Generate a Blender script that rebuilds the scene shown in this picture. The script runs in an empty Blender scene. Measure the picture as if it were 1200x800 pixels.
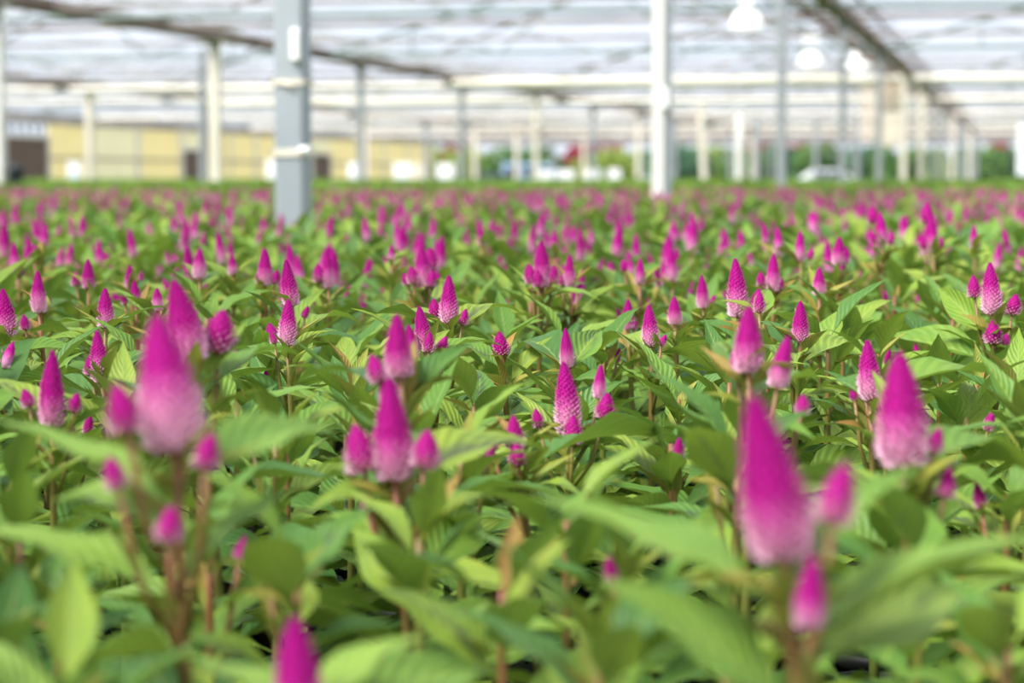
import bpy, math, random
import numpy as np
from mathutils import Vector, Matrix, Euler

S = bpy.context.scene
COL = S.collection
R = math.radians

# ------------------------------------------------------------------ camera, sky, sun, exposure
FPX = 2690.0                    # focal length in pixels of the 1200 px wide frame (50 mm on a 22.3 mm sensor)
CH = 1.15                       # camera height
PITCH = math.atan((400 - 206) / FPX)
cam_d = bpy.data.cameras.new('camera')
cam_d.sensor_width = 22.3
cam_d.lens = FPX * 22.3 / 1200
cam_d.clip_start, cam_d.clip_end = 0.05, 900
cam_d.dof.use_dof = True
cam_d.dof.focus_distance = 2.25
cam_d.dof.aperture_fstop = 3.6
cam_d.dof.aperture_blades = 7
cam = bpy.data.objects.new('camera', cam_d)
cam.location = (0, 0, CH)
cam.rotation_euler = (math.pi / 2 - PITCH, 0, 0)
COL.objects.link(cam)
S.camera = cam

W = bpy.data.worlds.new('world'); S.world = W
W.use_nodes = True
wn = W.node_tree.nodes; wl = W.node_tree.links
wn.clear()
wo = wn.new('ShaderNodeOutputWorld'); bg = wn.new('ShaderNodeBackground')
tc = wn.new('ShaderNodeTexCoord')
nz = wn.new('ShaderNodeTexNoise'); nz.inputs['Scale'].default_value = 2.2; nz.inputs['Detail'].default_value = 5
mp = wn.new('ShaderNodeMapping'); mp.inputs['Scale'].default_value = (1, 1, 2.5)
rp = wn.new('ShaderNodeValToRGB')
rp.color_ramp.elements[0].position = .36; rp.color_ramp.elements[0].color = (.74, .84, 1.0, 1)
rp.color_ramp.elements[1].position = .58; rp.color_ramp.elements[1].color = (.93, .95, 1.0, 1)
wl.new(tc.outputs['Generated'], mp.inputs['Vector']); wl.new(mp.outputs[0], nz.inputs['Vector'])
wl.new(nz.outputs['Fac'], rp.inputs['Fac']); wl.new(rp.outputs[0], bg.inputs['Color']); wl.new(bg.outputs[0], wo.inputs['Surface'])
bg.inputs['Strength'].default_value = 0.60

sd = bpy.data.lights.new('sun', 'SUN'); sd.energy = 4.6; sd.angle = R(24); sd.color = (1, .955, .86)
sun = bpy.data.objects.new('sun', sd); COL.objects.link(sun)
sun.rotation_euler = Vector((.50, .40, -.77)).to_track_quat('-Z', 'Y').to_euler()

S.view_settings.view_transform = 'Standard'
S.view_settings.look = 'None'
S.view_settings.gamma = 1
S.view_settings.use_curve_mapping = False
S.view_settings.exposure = 0.97
try:
    S.cycles.use_denoising = True
    S.cycles.max_bounces = 9
    S.cycles.transparent_max_bounces = 14
    S.cycles.caustics_reflective = False
    S.cycles.caustics_refractive = False
except Exception:
    pass

# ------------------------------------------------------------------ helpers
CT, ST = math.cos(PITCH), math.sin(PITCH)
def at(px, py, Y):
    """the point of the world at distance Y ahead of the camera that the photograph shows at px, py"""
    x = (px - 600) / FPX; v = (400 - py) / FPX
    d = Vector((x, CT + v * ST, -ST + v * CT))
    return Vector((0, 0, CH)) + d * (Y / d.y)
def pix(p):
    q = Vector(p) - Vector((0, 0, CH))
    z = q.y * CT - q.z * ST
    if z <= 1e-6: return (-9999, -9999)
    return 600 + FPX * q.x / z, 400 - FPX * (q.y * ST + q.z * CT) / z

ANG = math.atan(600 / FPX)      # the greenhouse runs 12.6 degrees to the right of the view
CA, SA = math.cos(ANG), math.sin(ANG)
def uv(u, v, z=0.0):            # u along the gutters, v to the left of them
    return Vector((u * SA - v * CA, u * CA + v * SA, z))
def to_uv(p):
    return p[0] * SA + p[1] * CA, -p[0] * CA + p[1] * SA
ROT_UV = -ANG                   # z rotation whose local +Y is u and local -X is v
def u_at(px, v):
    x = (px - 600) / FPX
    return v * (CA + x * SA) / (SA - x * CA)

def tag(o, label=None, cat=None, group=None, kind=None):
    if label: o['label'] = label
    if cat: o['category'] = cat
    if group: o['group'] = group
    if kind: o['kind'] = kind
    return o
def link(o, parent=None):
    COL.objects.link(o)
    if parent is not None: o.parent = parent
    return o
def empty(name, loc=(0, 0, 0), rz=0.0):
    o = bpy.data.objects.new(name, None); o.location = loc; o.rotation_euler = (0, 0, rz); o.empty_display_size = .05
    return link(o)
def mobj(name, me, parent=None, mat=None):
    o = bpy.data.objects.new(name, me)
    if mat is not None: o.matrix_local = mat
    return link(o, parent)

class MB:
    def __init__(s): s.v, s.f, s.uv, s.g, s.h, s.mi = [], [], [], [], [], []; s.cur = 0
    def vert(s, p, uv=(0, 0), g=0.0, h=0.0):
        s.v.append(tuple(p)); s.uv.append(uv); s.g.append(g); s.h.append(h); return len(s.v) - 1
    def face(s, *i): s.f.append(i); s.mi.append(s.cur)
    def box(s, c, d, M=None):
        c = Vector(c); b = []
        for z in (-1, 1):
            for x, y in ((-1, -1), (1, -1), (1, 1), (-1, 1)):
                p = c + Vector((x * d[0] / 2, y * d[1] / 2, z * d[2] / 2))
                b.append(s.vert(M @ p if M else p))
        for q in ((3, 2, 1, 0), (4, 5, 6, 7), (0, 1, 5, 4), (1, 2, 6, 5), (2, 3, 7, 6), (3, 0, 4, 7)): s.face(*[b[k] for k in q])
    def bar(s, a, b, w, h=None):
        """a square bar from a to b"""
        a, b = Vector(a), Vector(b); h = h or w
        d = b - a; L = d.length
        q = d.to_track_quat('Z', 'Y').to_matrix().to_4x4(); q.translation = (a + b) / 2
        s.box((0, 0, 0), (w, h, L), q)
    def tube(s, pts, rad, n=6, g0=0.0, g1=1.0, cap=True):
        pts = [Vector(p) for p in pts]; rings = []
        if not hasattr(rad, '__len__'): rad = [rad] * len(pts)
        up = Vector((.31, .87, .12))
        for k, p in enumerate(pts):
            t = (pts[min(k + 1, len(pts) - 1)] - pts[max(k - 1, 0)]).normalized()
            x = t.cross(up).normalized(); y = t.cross(x)
            g = g0 + (g1 - g0) * k / max(1, len(pts) - 1)
            rings.append([s.vert(p + (x * math.cos(a) + y * math.sin(a)) * rad[k], (0, g), g) for a in (2 * math.pi * j / n for j in range(n))])
        for a, b in zip(rings, rings[1:]):
            for j in range(n): s.face(a[j], a[(j + 1) % n], b[(j + 1) % n], b[j])
        if cap: s.face(*reversed(rings[0])); s.face(*rings[-1])
    def lathe(s, prof, n=16, c=(0, 0, 0)):
        rings = []
        for r, z in prof:
            rings.append([s.vert((c[0] + r * math.cos(2 * math.pi * j / n), c[1] + r * math.sin(2 * math.pi * j / n), c[2] + z)) for j in range(n)])
        for a, b in zip(rings, rings[1:]):
            for j in range(n): s.face(a[j], a[(j + 1) % n], b[(j + 1) % n], b[j])
        s.face(*reversed(rings[0])); s.face(*rings[-1])
    def mesh(s, name, mats, smooth=True):
        me = bpy.data.meshes.new(name)
        me.from_pydata(s.v, [], s.f)
        ul = me.uv_layers.new(name='UVMap')
        li = np.empty(len(me.loops), dtype=np.int32); me.loops.foreach_get('vertex_index', li)
        ul.data.foreach_set('uv', np.array(s.uv, dtype=np.float32)[li].ravel())
        for nm, arr in (('grad', s.g), ('tint', s.h)):
            a = me.attributes.new(nm, 'FLOAT', 'POINT'); a.data.foreach_set('value', np.array(arr, dtype=np.float32))
        for m in (mats if isinstance(mats, (list, tuple)) else [mats]): me.materials.append(m)
        me.polygons.foreach_set('material_index', np.array(s.mi, dtype=np.int32))
        if smooth: me.polygons.foreach_set('use_smooth', np.ones(len(me.polygons), dtype=bool))
        me.update(); return me
    def build(s, name, mats, parent=None, mat=None, smooth=False):
        return mobj(name, s.mesh(name, mats, smooth), parent, mat)

# ------------------------------------------------------------------ materials
def new_mat(name):
    m = bpy.data.materials.new(name); m.use_nodes = True
    nt = m.node_tree; n = nt.nodes; n.clear()
    out = n.new('ShaderNodeOutputMaterial'); b = n.new('ShaderNodeBsdfPrincipled')
    nt.links.new(b.outputs[0], out.inputs['Surface'])
    return m, nt, n, b, out
def nd(nt, t, **kw):
    o = nt.nodes.new(t)
    for k, v in kw.items():
        if k.startswith('i_'): o.inputs[k[2:].replace('_', ' ')].default_value = v
        else: setattr(o, k, v)
    return o
def ramp(nt, stops, src, interp='LINEAR'):
    r = nt.nodes.new('ShaderNodeValToRGB'); e = r.color_ramp.elements; r.color_ramp.interpolation = interp
    while len(e) < len(stops): e.new(.5)
    for k, (p, c) in enumerate(stops): e[k].position = p; e[k].color = (*c, 1)
    nt.links.new(src, r.inputs['Fac']); return r
def mixc(nt, fac, a, b, blend='MIX'):
    m = nt.nodes.new('ShaderNodeMix'); m.data_type = 'RGBA'; m.blend_type = blend
    def put(sock, val):
        if hasattr(val, 'links'): nt.links.new(val, sock)
        elif isinstance(val, tuple): sock.default_value = (*val[:3], 1)
        else: sock.default_value = val
    put(m.inputs[0], fac); put(m.inputs[6], a); put(m.inputs[7], b); return m.outputs[2]
def mth(nt, op, a, b=0.0, c=None, clamp=False):
    m = nt.nodes.new('ShaderNodeMath'); m.operation = op; m.use_clamp = clamp
    for k, v in enumerate((a, b) if c is None else (a, b, c)):
        if hasattr(v, 'links'): nt.links.new(v, m.inputs[k])
        else: m.inputs[k].default_value = v
    return m.outputs[0]
def simple(name, c, rough=.6, noise=.12, scale=6.0, metal=0.0, c2=None, spec=.4, bump=0.0, stretch=(1, 1, 1)):
    m, nt, n, b, out = new_mat(name)
    t = nd(nt, 'ShaderNodeTexCoord'); mpp = nd(nt, 'ShaderNodeMapping'); mpp.inputs['Scale'].default_value = stretch
    nt.links.new(t.outputs['Object'], mpp.inputs['Vector'])
    z = nd(nt, 'ShaderNodeTexNoise', i_Scale=scale, i_Detail=4.0); nt.links.new(mpp.outputs[0], z.inputs['Vector'])
    c2 = c2 or tuple(x * (1 - noise * 2.2) for x in c)
    f = ramp(nt, [(.35, c2), (.65, c)], z.outputs['Fac'])
    nt.links.new(f.outputs[0], b.inputs['Base Color'])
    b.inputs['Roughness'].default_value = rough; b.inputs['Metallic'].default_value = metal
    b.inputs['Specular IOR Level'].default_value = spec
    if bump:
        bp = nd(nt, 'ShaderNodeBump', i_Strength=bump, i_Distance=.01); nt.links.new(z.outputs['Fac'], bp.inputs['Height']); nt.links.new(bp.outputs[0], b.inputs['Normal'])
    return m
def translucent(m, amount, col_socket=None, col=(1, 1, 1)):
    nt = m.node_tree; out = next(x for x in nt.nodes if x.type == 'OUTPUT_MATERIAL'); src = out.inputs['Surface'].links[0].from_socket
    tr = nd(nt, 'ShaderNodeBsdfTranslucent'); mx = nd(nt, 'ShaderNodeMixShader'); mx.inputs[0].default_value = amount
    if col_socket is not None: nt.links.new(col_socket, tr.inputs['Color'])
    else: tr.inputs['Color'].default_value = (*col, 1)
    nt.links.new(src, mx.inputs[1]); nt.links.new(tr.outputs[0], mx.inputs[2]); nt.links.new(mx.outputs[0], out.inputs['Surface'])

def leaf_material(name, young=False, plain=False, light=False):
    m, nt, n, b, out = new_mat(name)
    L = nt.links.new
    uvn = nd(nt, 'ShaderNodeUVMap'); sep = nd(nt, 'ShaderNodeSeparateXYZ'); L(uvn.outputs[0], sep.inputs[0])
    u, v = sep.outputs[0], sep.outputs[1]
    av = mth(nt, 'ABSOLUTE', mth(nt, 'SUBTRACT', v, .5))                       # 0 midrib .. 0.5 edge
    info = nd(nt, 'ShaderNodeObjectInfo'); rnd = info.outputs['Random']
    tcx = nd(nt, 'ShaderNodeTexCoord')
    nz = nd(nt, 'ShaderNodeTexNoise', i_Scale=3.5, i_Detail=3.0, noise_dimensions='4D')
    L(tcx.outputs['UV'], nz.inputs['Vector']); L(mth(nt, 'MULTIPLY', rnd, 37.0), nz.inputs['W'])
    if young:
        base = ramp(nt, [(0, (.22, .30, .035)), (.5, (.30, .33, .05)), (.8, (.38, .26, .06)), (1, (.40, .14, .06))], rnd).outputs[0]
        base = mixc(nt, mth(nt, 'MULTIPLY', u, .25), base, (.42, .18, .06))
    else:
        base = ramp(nt, [(0, (.045, .115, .026)), (.22, (.085, .19, .026)), (.45, (.145, .262, .028)), (.75, (.23, .34, .034)), (1, (.29, .36, .04))], rnd).outputs[0]
    if light: base = ramp(nt, [(0, (.20, .34, .06)), (.5, (.24, .37, .055)), (1, (.30, .41, .07))], rnd).outputs[0]
    base = mixc(nt, ramp(nt, [(.3, (0, 0, 0)), (.75, (.55, .55, .55))], nz.outputs['Fac']).outputs[0], base, (.07, .20, .045) if not young else (.16, .27, .03))
    if not plain:
        ph = mth(nt, 'FRACT', mth(nt, 'SUBTRACT', mth(nt, 'MULTIPLY', u, 10.0), mth(nt, 'MULTIPLY', av, 5.0)))
        vd = mth(nt, 'ABSOLUTE', mth(nt, 'SUBTRACT', ph, .5))                    # 0 on a side vein
        vein = mth(nt, 'SUBTRACT', 1.0, mth(nt, 'DIVIDE', vd, .14), clamp=True)
        rib = mth(nt, 'SUBTRACT', 1.0, mth(nt, 'DIVIDE', av, .035), clamp=True)
        base = mixc(nt, mth(nt, 'MULTIPLY', vein, .16), base, (.05, .13, .022))
        base = mixc(nt, mth(nt, 'MULTIPLY', rib, .6), base, (.36, .42, .13))
        if not young:      # dark purple blotches that some leaves carry along their middle
            on = mth(nt, 'GREATER_THAN', mth(nt, 'FRACT', mth(nt, 'MULTIPLY', rnd, 7.31)), .76)
            bl = mth(nt, 'MULTIPLY', ramp(nt, [(.46, (0, 0, 0)), (.6, (1, 1, 1))], nz.outputs['Fac']).outputs[0], mth(nt, 'SUBTRACT', 1.0, mth(nt, 'MULTIPLY', av, 3.0), clamp=True))
            base = mixc(nt, mth(nt, 'MULTIPLY', mth(nt, 'MULTIPLY', bl, on), .8), base, (.045, .04, .045))
        hgt = mth(nt, 'ADD', mth(nt, 'MULTIPLY', mth(nt, 'ABSOLUTE', mth(nt, 'SUBTRACT', vd, .25)), -2.0), mth(nt, 'MULTIPLY', rib, -.8))
        bp = nd(nt, 'ShaderNodeBump', i_Strength=.32, i_Distance=.004); L(mth(nt, 'MULTIPLY', vd, 2.0), bp.inputs['Height'])
        L(bp.outputs[0], b.inputs['Normal'])
    geo = nd(nt, 'ShaderNodeNewGeometry')
    col = mixc(nt, mth(nt, 'MULTIPLY', geo.outputs['Backfacing'], .35), base, (.20, .29, .10))
    L(col, b.inputs['Base Color'])
    b.inputs['Roughness'].default_value = .5; b.inputs['Specular IOR Level'].default_value = .3
    translucent(m, .22, mixc(nt, .5, col, (.32, .50, .03)))
    return m
def spike_material(name, bud=False):
    m, nt, n, b, out = new_mat(name); L = nt.links.new
    g = nd(nt, 'ShaderNodeAttribute', attribute_name='grad'); t = nd(nt, 'ShaderNodeAttribute', attribute_name='tint')
    info = nd(nt, 'ShaderNodeObjectInfo')
    gg = mth(nt, 'ADD', g.outputs['Fac'], mth(nt, 'MULTIPLY', mth(nt, 'SUBTRACT', info.outputs['Random'], .5), .22))
    if bud: st = [(0, (.64, .13, .34)), (.3, (.51, .015, .285)), (1, (.38, .004, .20))]
    else: st = [(0, (.85, .47, .66)), (.2, (.79, .30, .56)), (.37, (.67, .095, .43)), (.52, (.50, .009, .285)), (1, (.36, .003, .195))]
    core = ramp(nt, st, gg).outputs[0]
    tipc = ramp(nt, [(0, (.91, .66, .78)), (.28, (.86, .45, .66)), (.48, (.66, .07, .40)), (1, (.46, .006, .255))], gg).outputs[0]
    col = mixc(nt, t.outputs['Fac'], core, tipc)
    L(col, b.inputs['Base Color']); b.inputs['Roughness'].default_value = .6; b.inputs['Specular IOR Level'].default_value = .1
    translucent(m, .28, col)
    return m
M = {}
M['leaf'] = leaf_material('celosia_leaf')
M['leafb'] = leaf_material('celosia_light_leaf', light=True)
M['young'] = leaf_material('celosia_young_leaf', young=True)
M['farleaf'] = leaf_material('celosia_far_leaf', plain=True)
M['spike'] = spike_material('celosia_spike'); M['bud'] = spike_material('celosia_bud', bud=True)
m, nt, n, b, out = new_mat('celosia_stem'); M['stem'] = m
g = nd(nt, 'ShaderNodeAttribute', attribute_name='grad')
info = nd(nt, 'ShaderNodeObjectInfo')
c1 = ramp(nt, [(0, (.10, .15, .03)), (.5, (.17, .13, .035)), (1, (.27, .085, .045))], g.outputs['Fac']).outputs[0]
c2 = ramp(nt, [(0, (.12, .18, .03)), (.6, (.17, .22, .035)), (1, (.24, .17, .045))], g.outputs['Fac']).outputs[0]
nt.links.new(mixc(nt, info.outputs['Random'], c1, c2), b.inputs['Base Color']); b.inputs['Roughness'].default_value = .45
translucent(m, .15, None, (.4, .25, .08))

M['pot'] = simple('black_plastic', (.02, .021, .022), .5, .1)
M['mat'] = simple('bench_mat', (.035, .037, .034), .9, .25, 9)
M['zinc'] = simple('galvanised_steel', (.40, .44, .47), .5, .1, 5, .15, c2=(.31, .35, .38), stretch=(1, 1, .25))
M['zinc_far'] = simple('grey_post_steel', (.33, .36, .38), .55, .1, 3, .15, stretch=(1, 1, .25))
M['white'] = simple('white_paint', (.80, .79, .75), .5, .05, 3, stretch=(1, 1, .3))
M['cream'] = simple('cream_paint', (.80, .75, .64), .55, .07, 3, stretch=(1, 1, .3))
M['beam'] = simple('weathered_truss', (.25, .22, .20), .7, .2, 1.2, c2=(.15, .12, .105))
M['bar'] = simple('pale_glazing_bar', (.70, .66, .62), .6, .1, 2)
M['rust'] = simple('rusty_gutter', (.36, .29, .26), .75, .3, .7, c2=(.19, .12, .10))
M['pipe'] = simple('cream_pipe', (.88, .83, .72), .5, .08, .8)
M['greenpipe'] = simple('grey_green_pipe', (.16, .22, .20), .5, .1, 2)
M['strap'] = simple('cream_strap', (.80, .74, .62), .6, .1, 20)
M['tagw'] = simple('white_tag', (.92, .92, .91), .4, .03)
M['dark'] = simple('black_rubber', (.022, .03, .035), .5, .1)
M['ground'] = simple('gravel_ground', (.30, .29, .26), .95, .2, 12)
M['asphalt'] = simple('asphalt', (.22, .22, .22), .95, .15, 8)
M['yellow'] = simple('yellow_panel', (.90, .85, .56), .6, .05, 1.2); translucent(M['yellow'], .5, None, (.90, .84, .54))
M['paleyellow'] = simple('pale_yellow_panel', (.86, .85, .66), .6, .05, 1.2); translucent(M['paleyellow'], .5, None, (.86, .85, .66))
M['batten'] = simple('wall_batten', (.85, .84, .74), .6, .05)
M['rail'] = simple('grey_rail', (.34, .35, .31), .6, .1)
M['brown'] = simple('brown_board', (.155, .112, .078), .8, .2, 4, c2=(.11, .08, .058), stretch=(8, 8, .6))
M['fascia'] = simple('grey_fascia', (.50, .47, .42), .7, .15, 1)
M['lamp'] = simple('lit_white_shade', (.93, .93, .93), .35, .02); M['lamp'].node_tree.nodes['Principled BSDF'].inputs['Emission Color'].default_value = (1, 1, 1, 1); M['lamp'].node_tree.nodes['Principled BSDF'].inputs['Emission Strength'].default_value = .45
M['heater'] = simple('beige_enamel', (.72, .58, .47), .5, .08, 4)
M['heater2'] = simple('pale_beige_enamel', (.80, .72, .60), .5, .06, 3)
M['sign'] = simple('white_board', (.93, .95, .97), .45, .03)
M['signblue'] = simple('pale_blue_print', (.62, .80, .88), .5, .05)
M['wood'] = simple('pale_wood', (.5, .4, .28), .7, .15, 8, stretch=(6, 6, 1))
M['carblue'] = simple('blue_car_paint', (.36, .52, .74), .3, .03, 2, .2)
M['cardark'] = simple('dark_car_paint', (.025, .035, .05), .3, .03, 2, .2)
M['carsilver'] = simple('silver_car_paint', (.72, .75, .80), .3, .03, 2, .2)
M['glassdark'] = simple('car_window', (.05, .07, .09), .1, .05, 2, 0, spec=.8)
M['bark'] = simple('bark', (.20, .15, .11), .9, .25, 9)
def foliage_mat(name, a, b_):
    m, nt, n, bs, out = new_mat(name)
    t = nd(nt, 'ShaderNodeTexCoord'); z = nd(nt, 'ShaderNodeTexNoise', i_Scale=1.1, i_Detail=3.0); nt.links.new(t.outputs['Object'], z.inputs['Vector'])
    c = ramp(nt, [(.35, a), (.65, b_)], z.outputs['Fac']).outputs[0]
    nt.links.new(c, bs.inputs['Base Color']); bs.inputs['Roughness'].default_value = .6
    translucent(m, .3, c); return m
M['fgreen'] = foliage_mat('dark_green_foliage', (.07, .16, .05), (.14, .27, .07))
M['flime'] = foliage_mat('lime_foliage', (.20, .32, .06), (.36, .44, .10))
M['fblue'] = foliage_mat('blue_green_foliage', (.06, .15, .09), (.10, .22, .12))
M['fred'] = foliage_mat('dark_red_foliage', (.28, .03, .06), (.40, .06, .10))

# roof sheet: thin clear panel, mostly see-through, slightly whitened
def pane_mat(name, fac, tint):
    m, nt, n, b, out = new_mat(name)
    t = nd(nt, 'ShaderNodeTexCoord'); z = nd(nt, 'ShaderNodeTexNoise', i_Scale=.8, i_Detail=4.0); nt.links.new(t.outputs['Object'], z.inputs['Vector'])
    tr = nd(nt, 'ShaderNodeBsdfTransparent'); tr.inputs['Color'].default_value = (*tint, 1)
    tl = nd(nt, 'ShaderNodeBsdfTranslucent'); tl.inputs['Color'].default_value = (.95, .95, .95, 1)
    mx = nd(nt, 'ShaderNodeMixShader'); f = ramp(nt, [(.3, (fac * .6,) * 3), (.75, (fac * 1.5,) * 3)], z.outputs['Fac'])
    nt.links.new(f.outputs[0], mx.inputs[0]); nt.links.new(tr.outputs[0], mx.inputs[1]); nt.links.new(tl.outputs[0], mx.inputs[2])
    b.inputs['Base Color'].default_value = (.9, .92, .95, 1); b.inputs['Roughness'].default_value = .15
    fr = nd(nt, 'ShaderNodeFresnel', i_IOR=1.35); gl = nd(nt, 'ShaderNodeBsdfGlossy'); gl.inputs['Roughness'].default_value = .12
    m2 = nd(nt, 'ShaderNodeMixShader'); nt.links.new(mth(nt, 'MULTIPLY', fr.outputs[0], .08), m2.inputs[0]); nt.links.new(mx.outputs[0], m2.inputs[1]); nt.links.new(gl.outputs[0], m2.inputs[2])
    nt.links.new(m2.outputs[0], out.inputs['Surface']); return m
M['pane'] = pane_mat('roof_panel', .05, (.97, .98, 1.0))

# ------------------------------------------------------------------ structure: ground, roof, posts, walls
ORD = ['zeroth', 'first', 'second', 'third', 'fourth', 'fifth', 'sixth', 'seventh', 'eighth', 'ninth', 'tenth', 'eleventh', 'twelfth', 'thirteenth', 'fourteenth', 'fifteenth', 'sixteenth', 'seventeenth', 'eighteenth', 'nineteenth', 'twentieth', 'twenty-first', 'twenty-second', 'twenty-third', 'twenty-fourth', 'twenty-fifth', 'twenty-sixth', 'twenty-seventh', 'twenty-eighth', 'twenty-ninth', 'thirtieth', 'thirty-first', 'thirty-second', 'thirty-third', 'thirty-fourth', 'thirty-fifth']
NUM = ['no', 'one', 'two', 'three', 'four', 'five', 'six', 'seven', 'eight', 'nine', 'ten']
U1 = 121.0                       # far end of the greenhouse
EAVE = CH + 2.0
BENCH = .62
RISE = 1.4
ROWS = [-7.14, 2.33, 11.8, 21.27, 30.74]
rng = random.Random(7)

mb = MB(); mb.box((0, 0, 0), (60, 142, .1))
fl = mb.build('floor', M['ground']); fl.location = uv(56, 12, -.05); fl.rotation_euler = (0, 0, ROT_UV); tag(fl, 'grey gravel floor under the benches of the greenhouse', kind='structure')
mb = MB(); mb.box((0, 0, 0), (400, 330, .1))
gr = mb.build('ground', M['asphalt']); gr.location = uv(120, 12, -.13); gr.rotation_euler = (0, 0, ROT_UV); tag(gr, 'paved ground outside the greenhouse', kind='structure')

# roof: panes, purlins, trusses, glazing bars are parts of the ceiling
ceil = empty('ceiling', (0, 0, 0), ROT_UV); tag(ceil, 'pitched greenhouse roof of pale clear panels on weathered trusses', kind='structure')
def lp(u, v, z): return Vector((-v, u, z))      # local point of the ceiling
BAY = 3.84
US = [7.16 + BAY * k for k in range(-4, 31)]    # truss lines
US = [u for u in US if u < U1 + .1]
panes, rest = 0, MB()
spans = list(zip(ROWS, ROWS[1:]))
def roof_z(f): return EAVE + .12 + RISE * (1 - abs(2 * f - 1))
def pane_into(mb, u0, u1, v0, z0, v1, z1):
    a = [mb.vert(lp(u, v, z)) for u, v, z in ((u0, v0, z0), (u1, v0, z0), (u1, v1, z1), (u0, v1, z1))]
    b = [mb.vert(lp(u, v, z + .012)) for u, v, z in ((u0, v0, z0), (u1, v0, z0), (u1, v1, z1), (u0, v1, z1))]
    mb.face(*a); mb.face(*reversed(b))
    for i in range(4): mb.face(a[i], b[i], b[(i + 1) % 4], a[(i + 1) % 4])
for si, (va, vb) in enumerate(spans):
    for half in (0, 1):
        f0, f1 = (0.0, .5) if half == 0 else (.5, 1.0)
        for k in range(len(US) - 1):
            u0, u1 = US[k] + .03, US[k + 1] - .03
            d = (vb - va); v0 = va + d * f0 + .1; v1 = va + d * f1 - .02
            vis = u0 > 21 and not (si == 0 and half == 0)
            t = MB() if vis and panes < 290 else rest
            pane_into(t, u0, u1, v0, roof_z(f0 + .01), v1, roof_z(f1 - .002 * (1 - half)))
            if t is not rest: panes += 1; t.build('pane', M['pane'], ceil)
o = rest.build('roof_panel', M['pane'], ceil); o['kind'] = 'stuff'
for k, u in enumerate(US):
    for si, (va, vb) in enumerate(spans):
        if si == 0 and u < 20: pass
        mb = MB(); d = vb - va; vm = (va + vb) / 2
        P = lambda f, dz=0.0: lp(u, va + d * f, (roof_z(f) - .1 + dz))
        zt = EAVE + .06
        big = k % 2 == 0
        mb.bar(lp(u, va, zt), lp(u, vb, zt), .06 if big else .05, .065 if big else .05)   # tie
        wide = k % 4 == 0
        if wide: mb.bar(P(0), P(.5), .04, .05); mb.bar(P(.5), P(1), .04, .05)  # rafters
        for f0, f1 in ((.17, .17), (.33, .17), (.33, .5), (.67, .5), (.67, .83), (.83, .83)) if wide else ():
            mb.bar(lp(u, va + d * f0, zt), P(f1), .028)
        mb.build('truss', M['beam'] if k % 4 else M['greenpipe'], ceil)
for si, (va, vb) in enumerate(spans):
    d = vb - va
    for f in (.25, .5, .75):
        mb = MB(); mb.bar(lp(US[0], va + d * f, roof_z(f) - .04), lp(US[-1], va + d * f, roof_z(f) - .04), .03, .03)
        mb.build('purlin', M['bar'], ceil)
    mb = MB()
    for k in range(len(US) - 1):
        for j in (1,):
            u = US[k] + BAY * j / 2
            mb.bar(lp(u, va, roof_z(0) - .02), lp(u, (va + vb) / 2, roof_z(.5) - .02), .03, .008)
            mb.bar(lp(u, (va + vb) / 2, roof_z(.5) - .02), lp(u, vb, roof_z(1) - .02), .03, .008)
    o = mb.build('glazing_bar', M['bar'], ceil); o['kind'] = 'stuff'
# curved cross braces that hang under the far spans
mb = MB()
for k in range(6, len(US) - 1, 3):
    for si in (1, 2, 3):
        va, vb = spans[si]; d = vb - va
        pts = [lp(US[k] + BAY * t, va + d * (.12 + .76 * t), roof_z(.12 + .76 * t) - .16) for t in [i / 8 for i in range(9)]]
        mb.tube(pts, .025, 5)
o = mb.build('wind_brace', M['beam'], ceil); o['kind'] = 'stuff'

# end gables: pale infill above the open far end
gable = empty('wall_back', (0, 0, 0), ROT_UV); tag(gable, 'pale gable infill above the open far end of the greenhouse', kind='structure')
M['gable'] = simple('pale_gable_sheet', (.30, .29, .30), .6, .06, .6); translucent(M['gable'], .3, None, (.55, .54, .56))
for va, vb in spans[:4]:
    n_ = 6
    for j in range(n_):
        f0, f1 = j / n_, (j + 1) / n_; a, b_ = va + (vb - va) * f0 + .02, va + (vb - va) * f1 - .02; mb = MB()
        c = [(a, CH + 1.72), (b_, CH + 1.72), (b_, roof_z(f1) - .12), (a, roof_z(f0) - .12)]
        i0 = [mb.vert(lp(U1, v, z)) for v, z in c]; i1 = [mb.vert(lp(U1 + .03, v, z)) for v, z in c]
        mb.face(*i0); mb.face(*reversed(i1))
        for q in range(4): mb.face(i0[q], i1[q], i1[(q + 1) % 4], i0[(q + 1) % 4])
        mb.build('panel', M['gable'], gable)
    mb = MB(); mb.bar(lp(U1 - .05, va, CH + 1.72), lp(U1 - .05, vb, CH + 1.72), .1); mb.build('rail', M['beam'], gable)

# gutters
names = ['rusty valley gutter that the thick grey post carries', 'rusty valley gutter above the tall cream post in front of the yellow wall', 'rusty valley gutter one span out from the yellow wall']
for i, v in enumerate((2.33, 11.8, 21.27)):
    mb = MB(); w = (.15, .28, .26)[i]
    mb.box((0, 0, 0), (w, US[-1] - US[0], .03)); mb.box((-w / 2, 0, .07), (.02, US[-1] - US[0], .14)); mb.box((w / 2, 0, .07), (.02, US[-1] - US[0], .14))
    o = mb.build('trim_%d' % (i + 1), M['rust']); o.location = uv((US[0] + US[-1]) / 2, v, EAVE + .02); o.rotation_euler = (0, 0, ROT_UV); tag(o, names[i], kind='structure')

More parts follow.
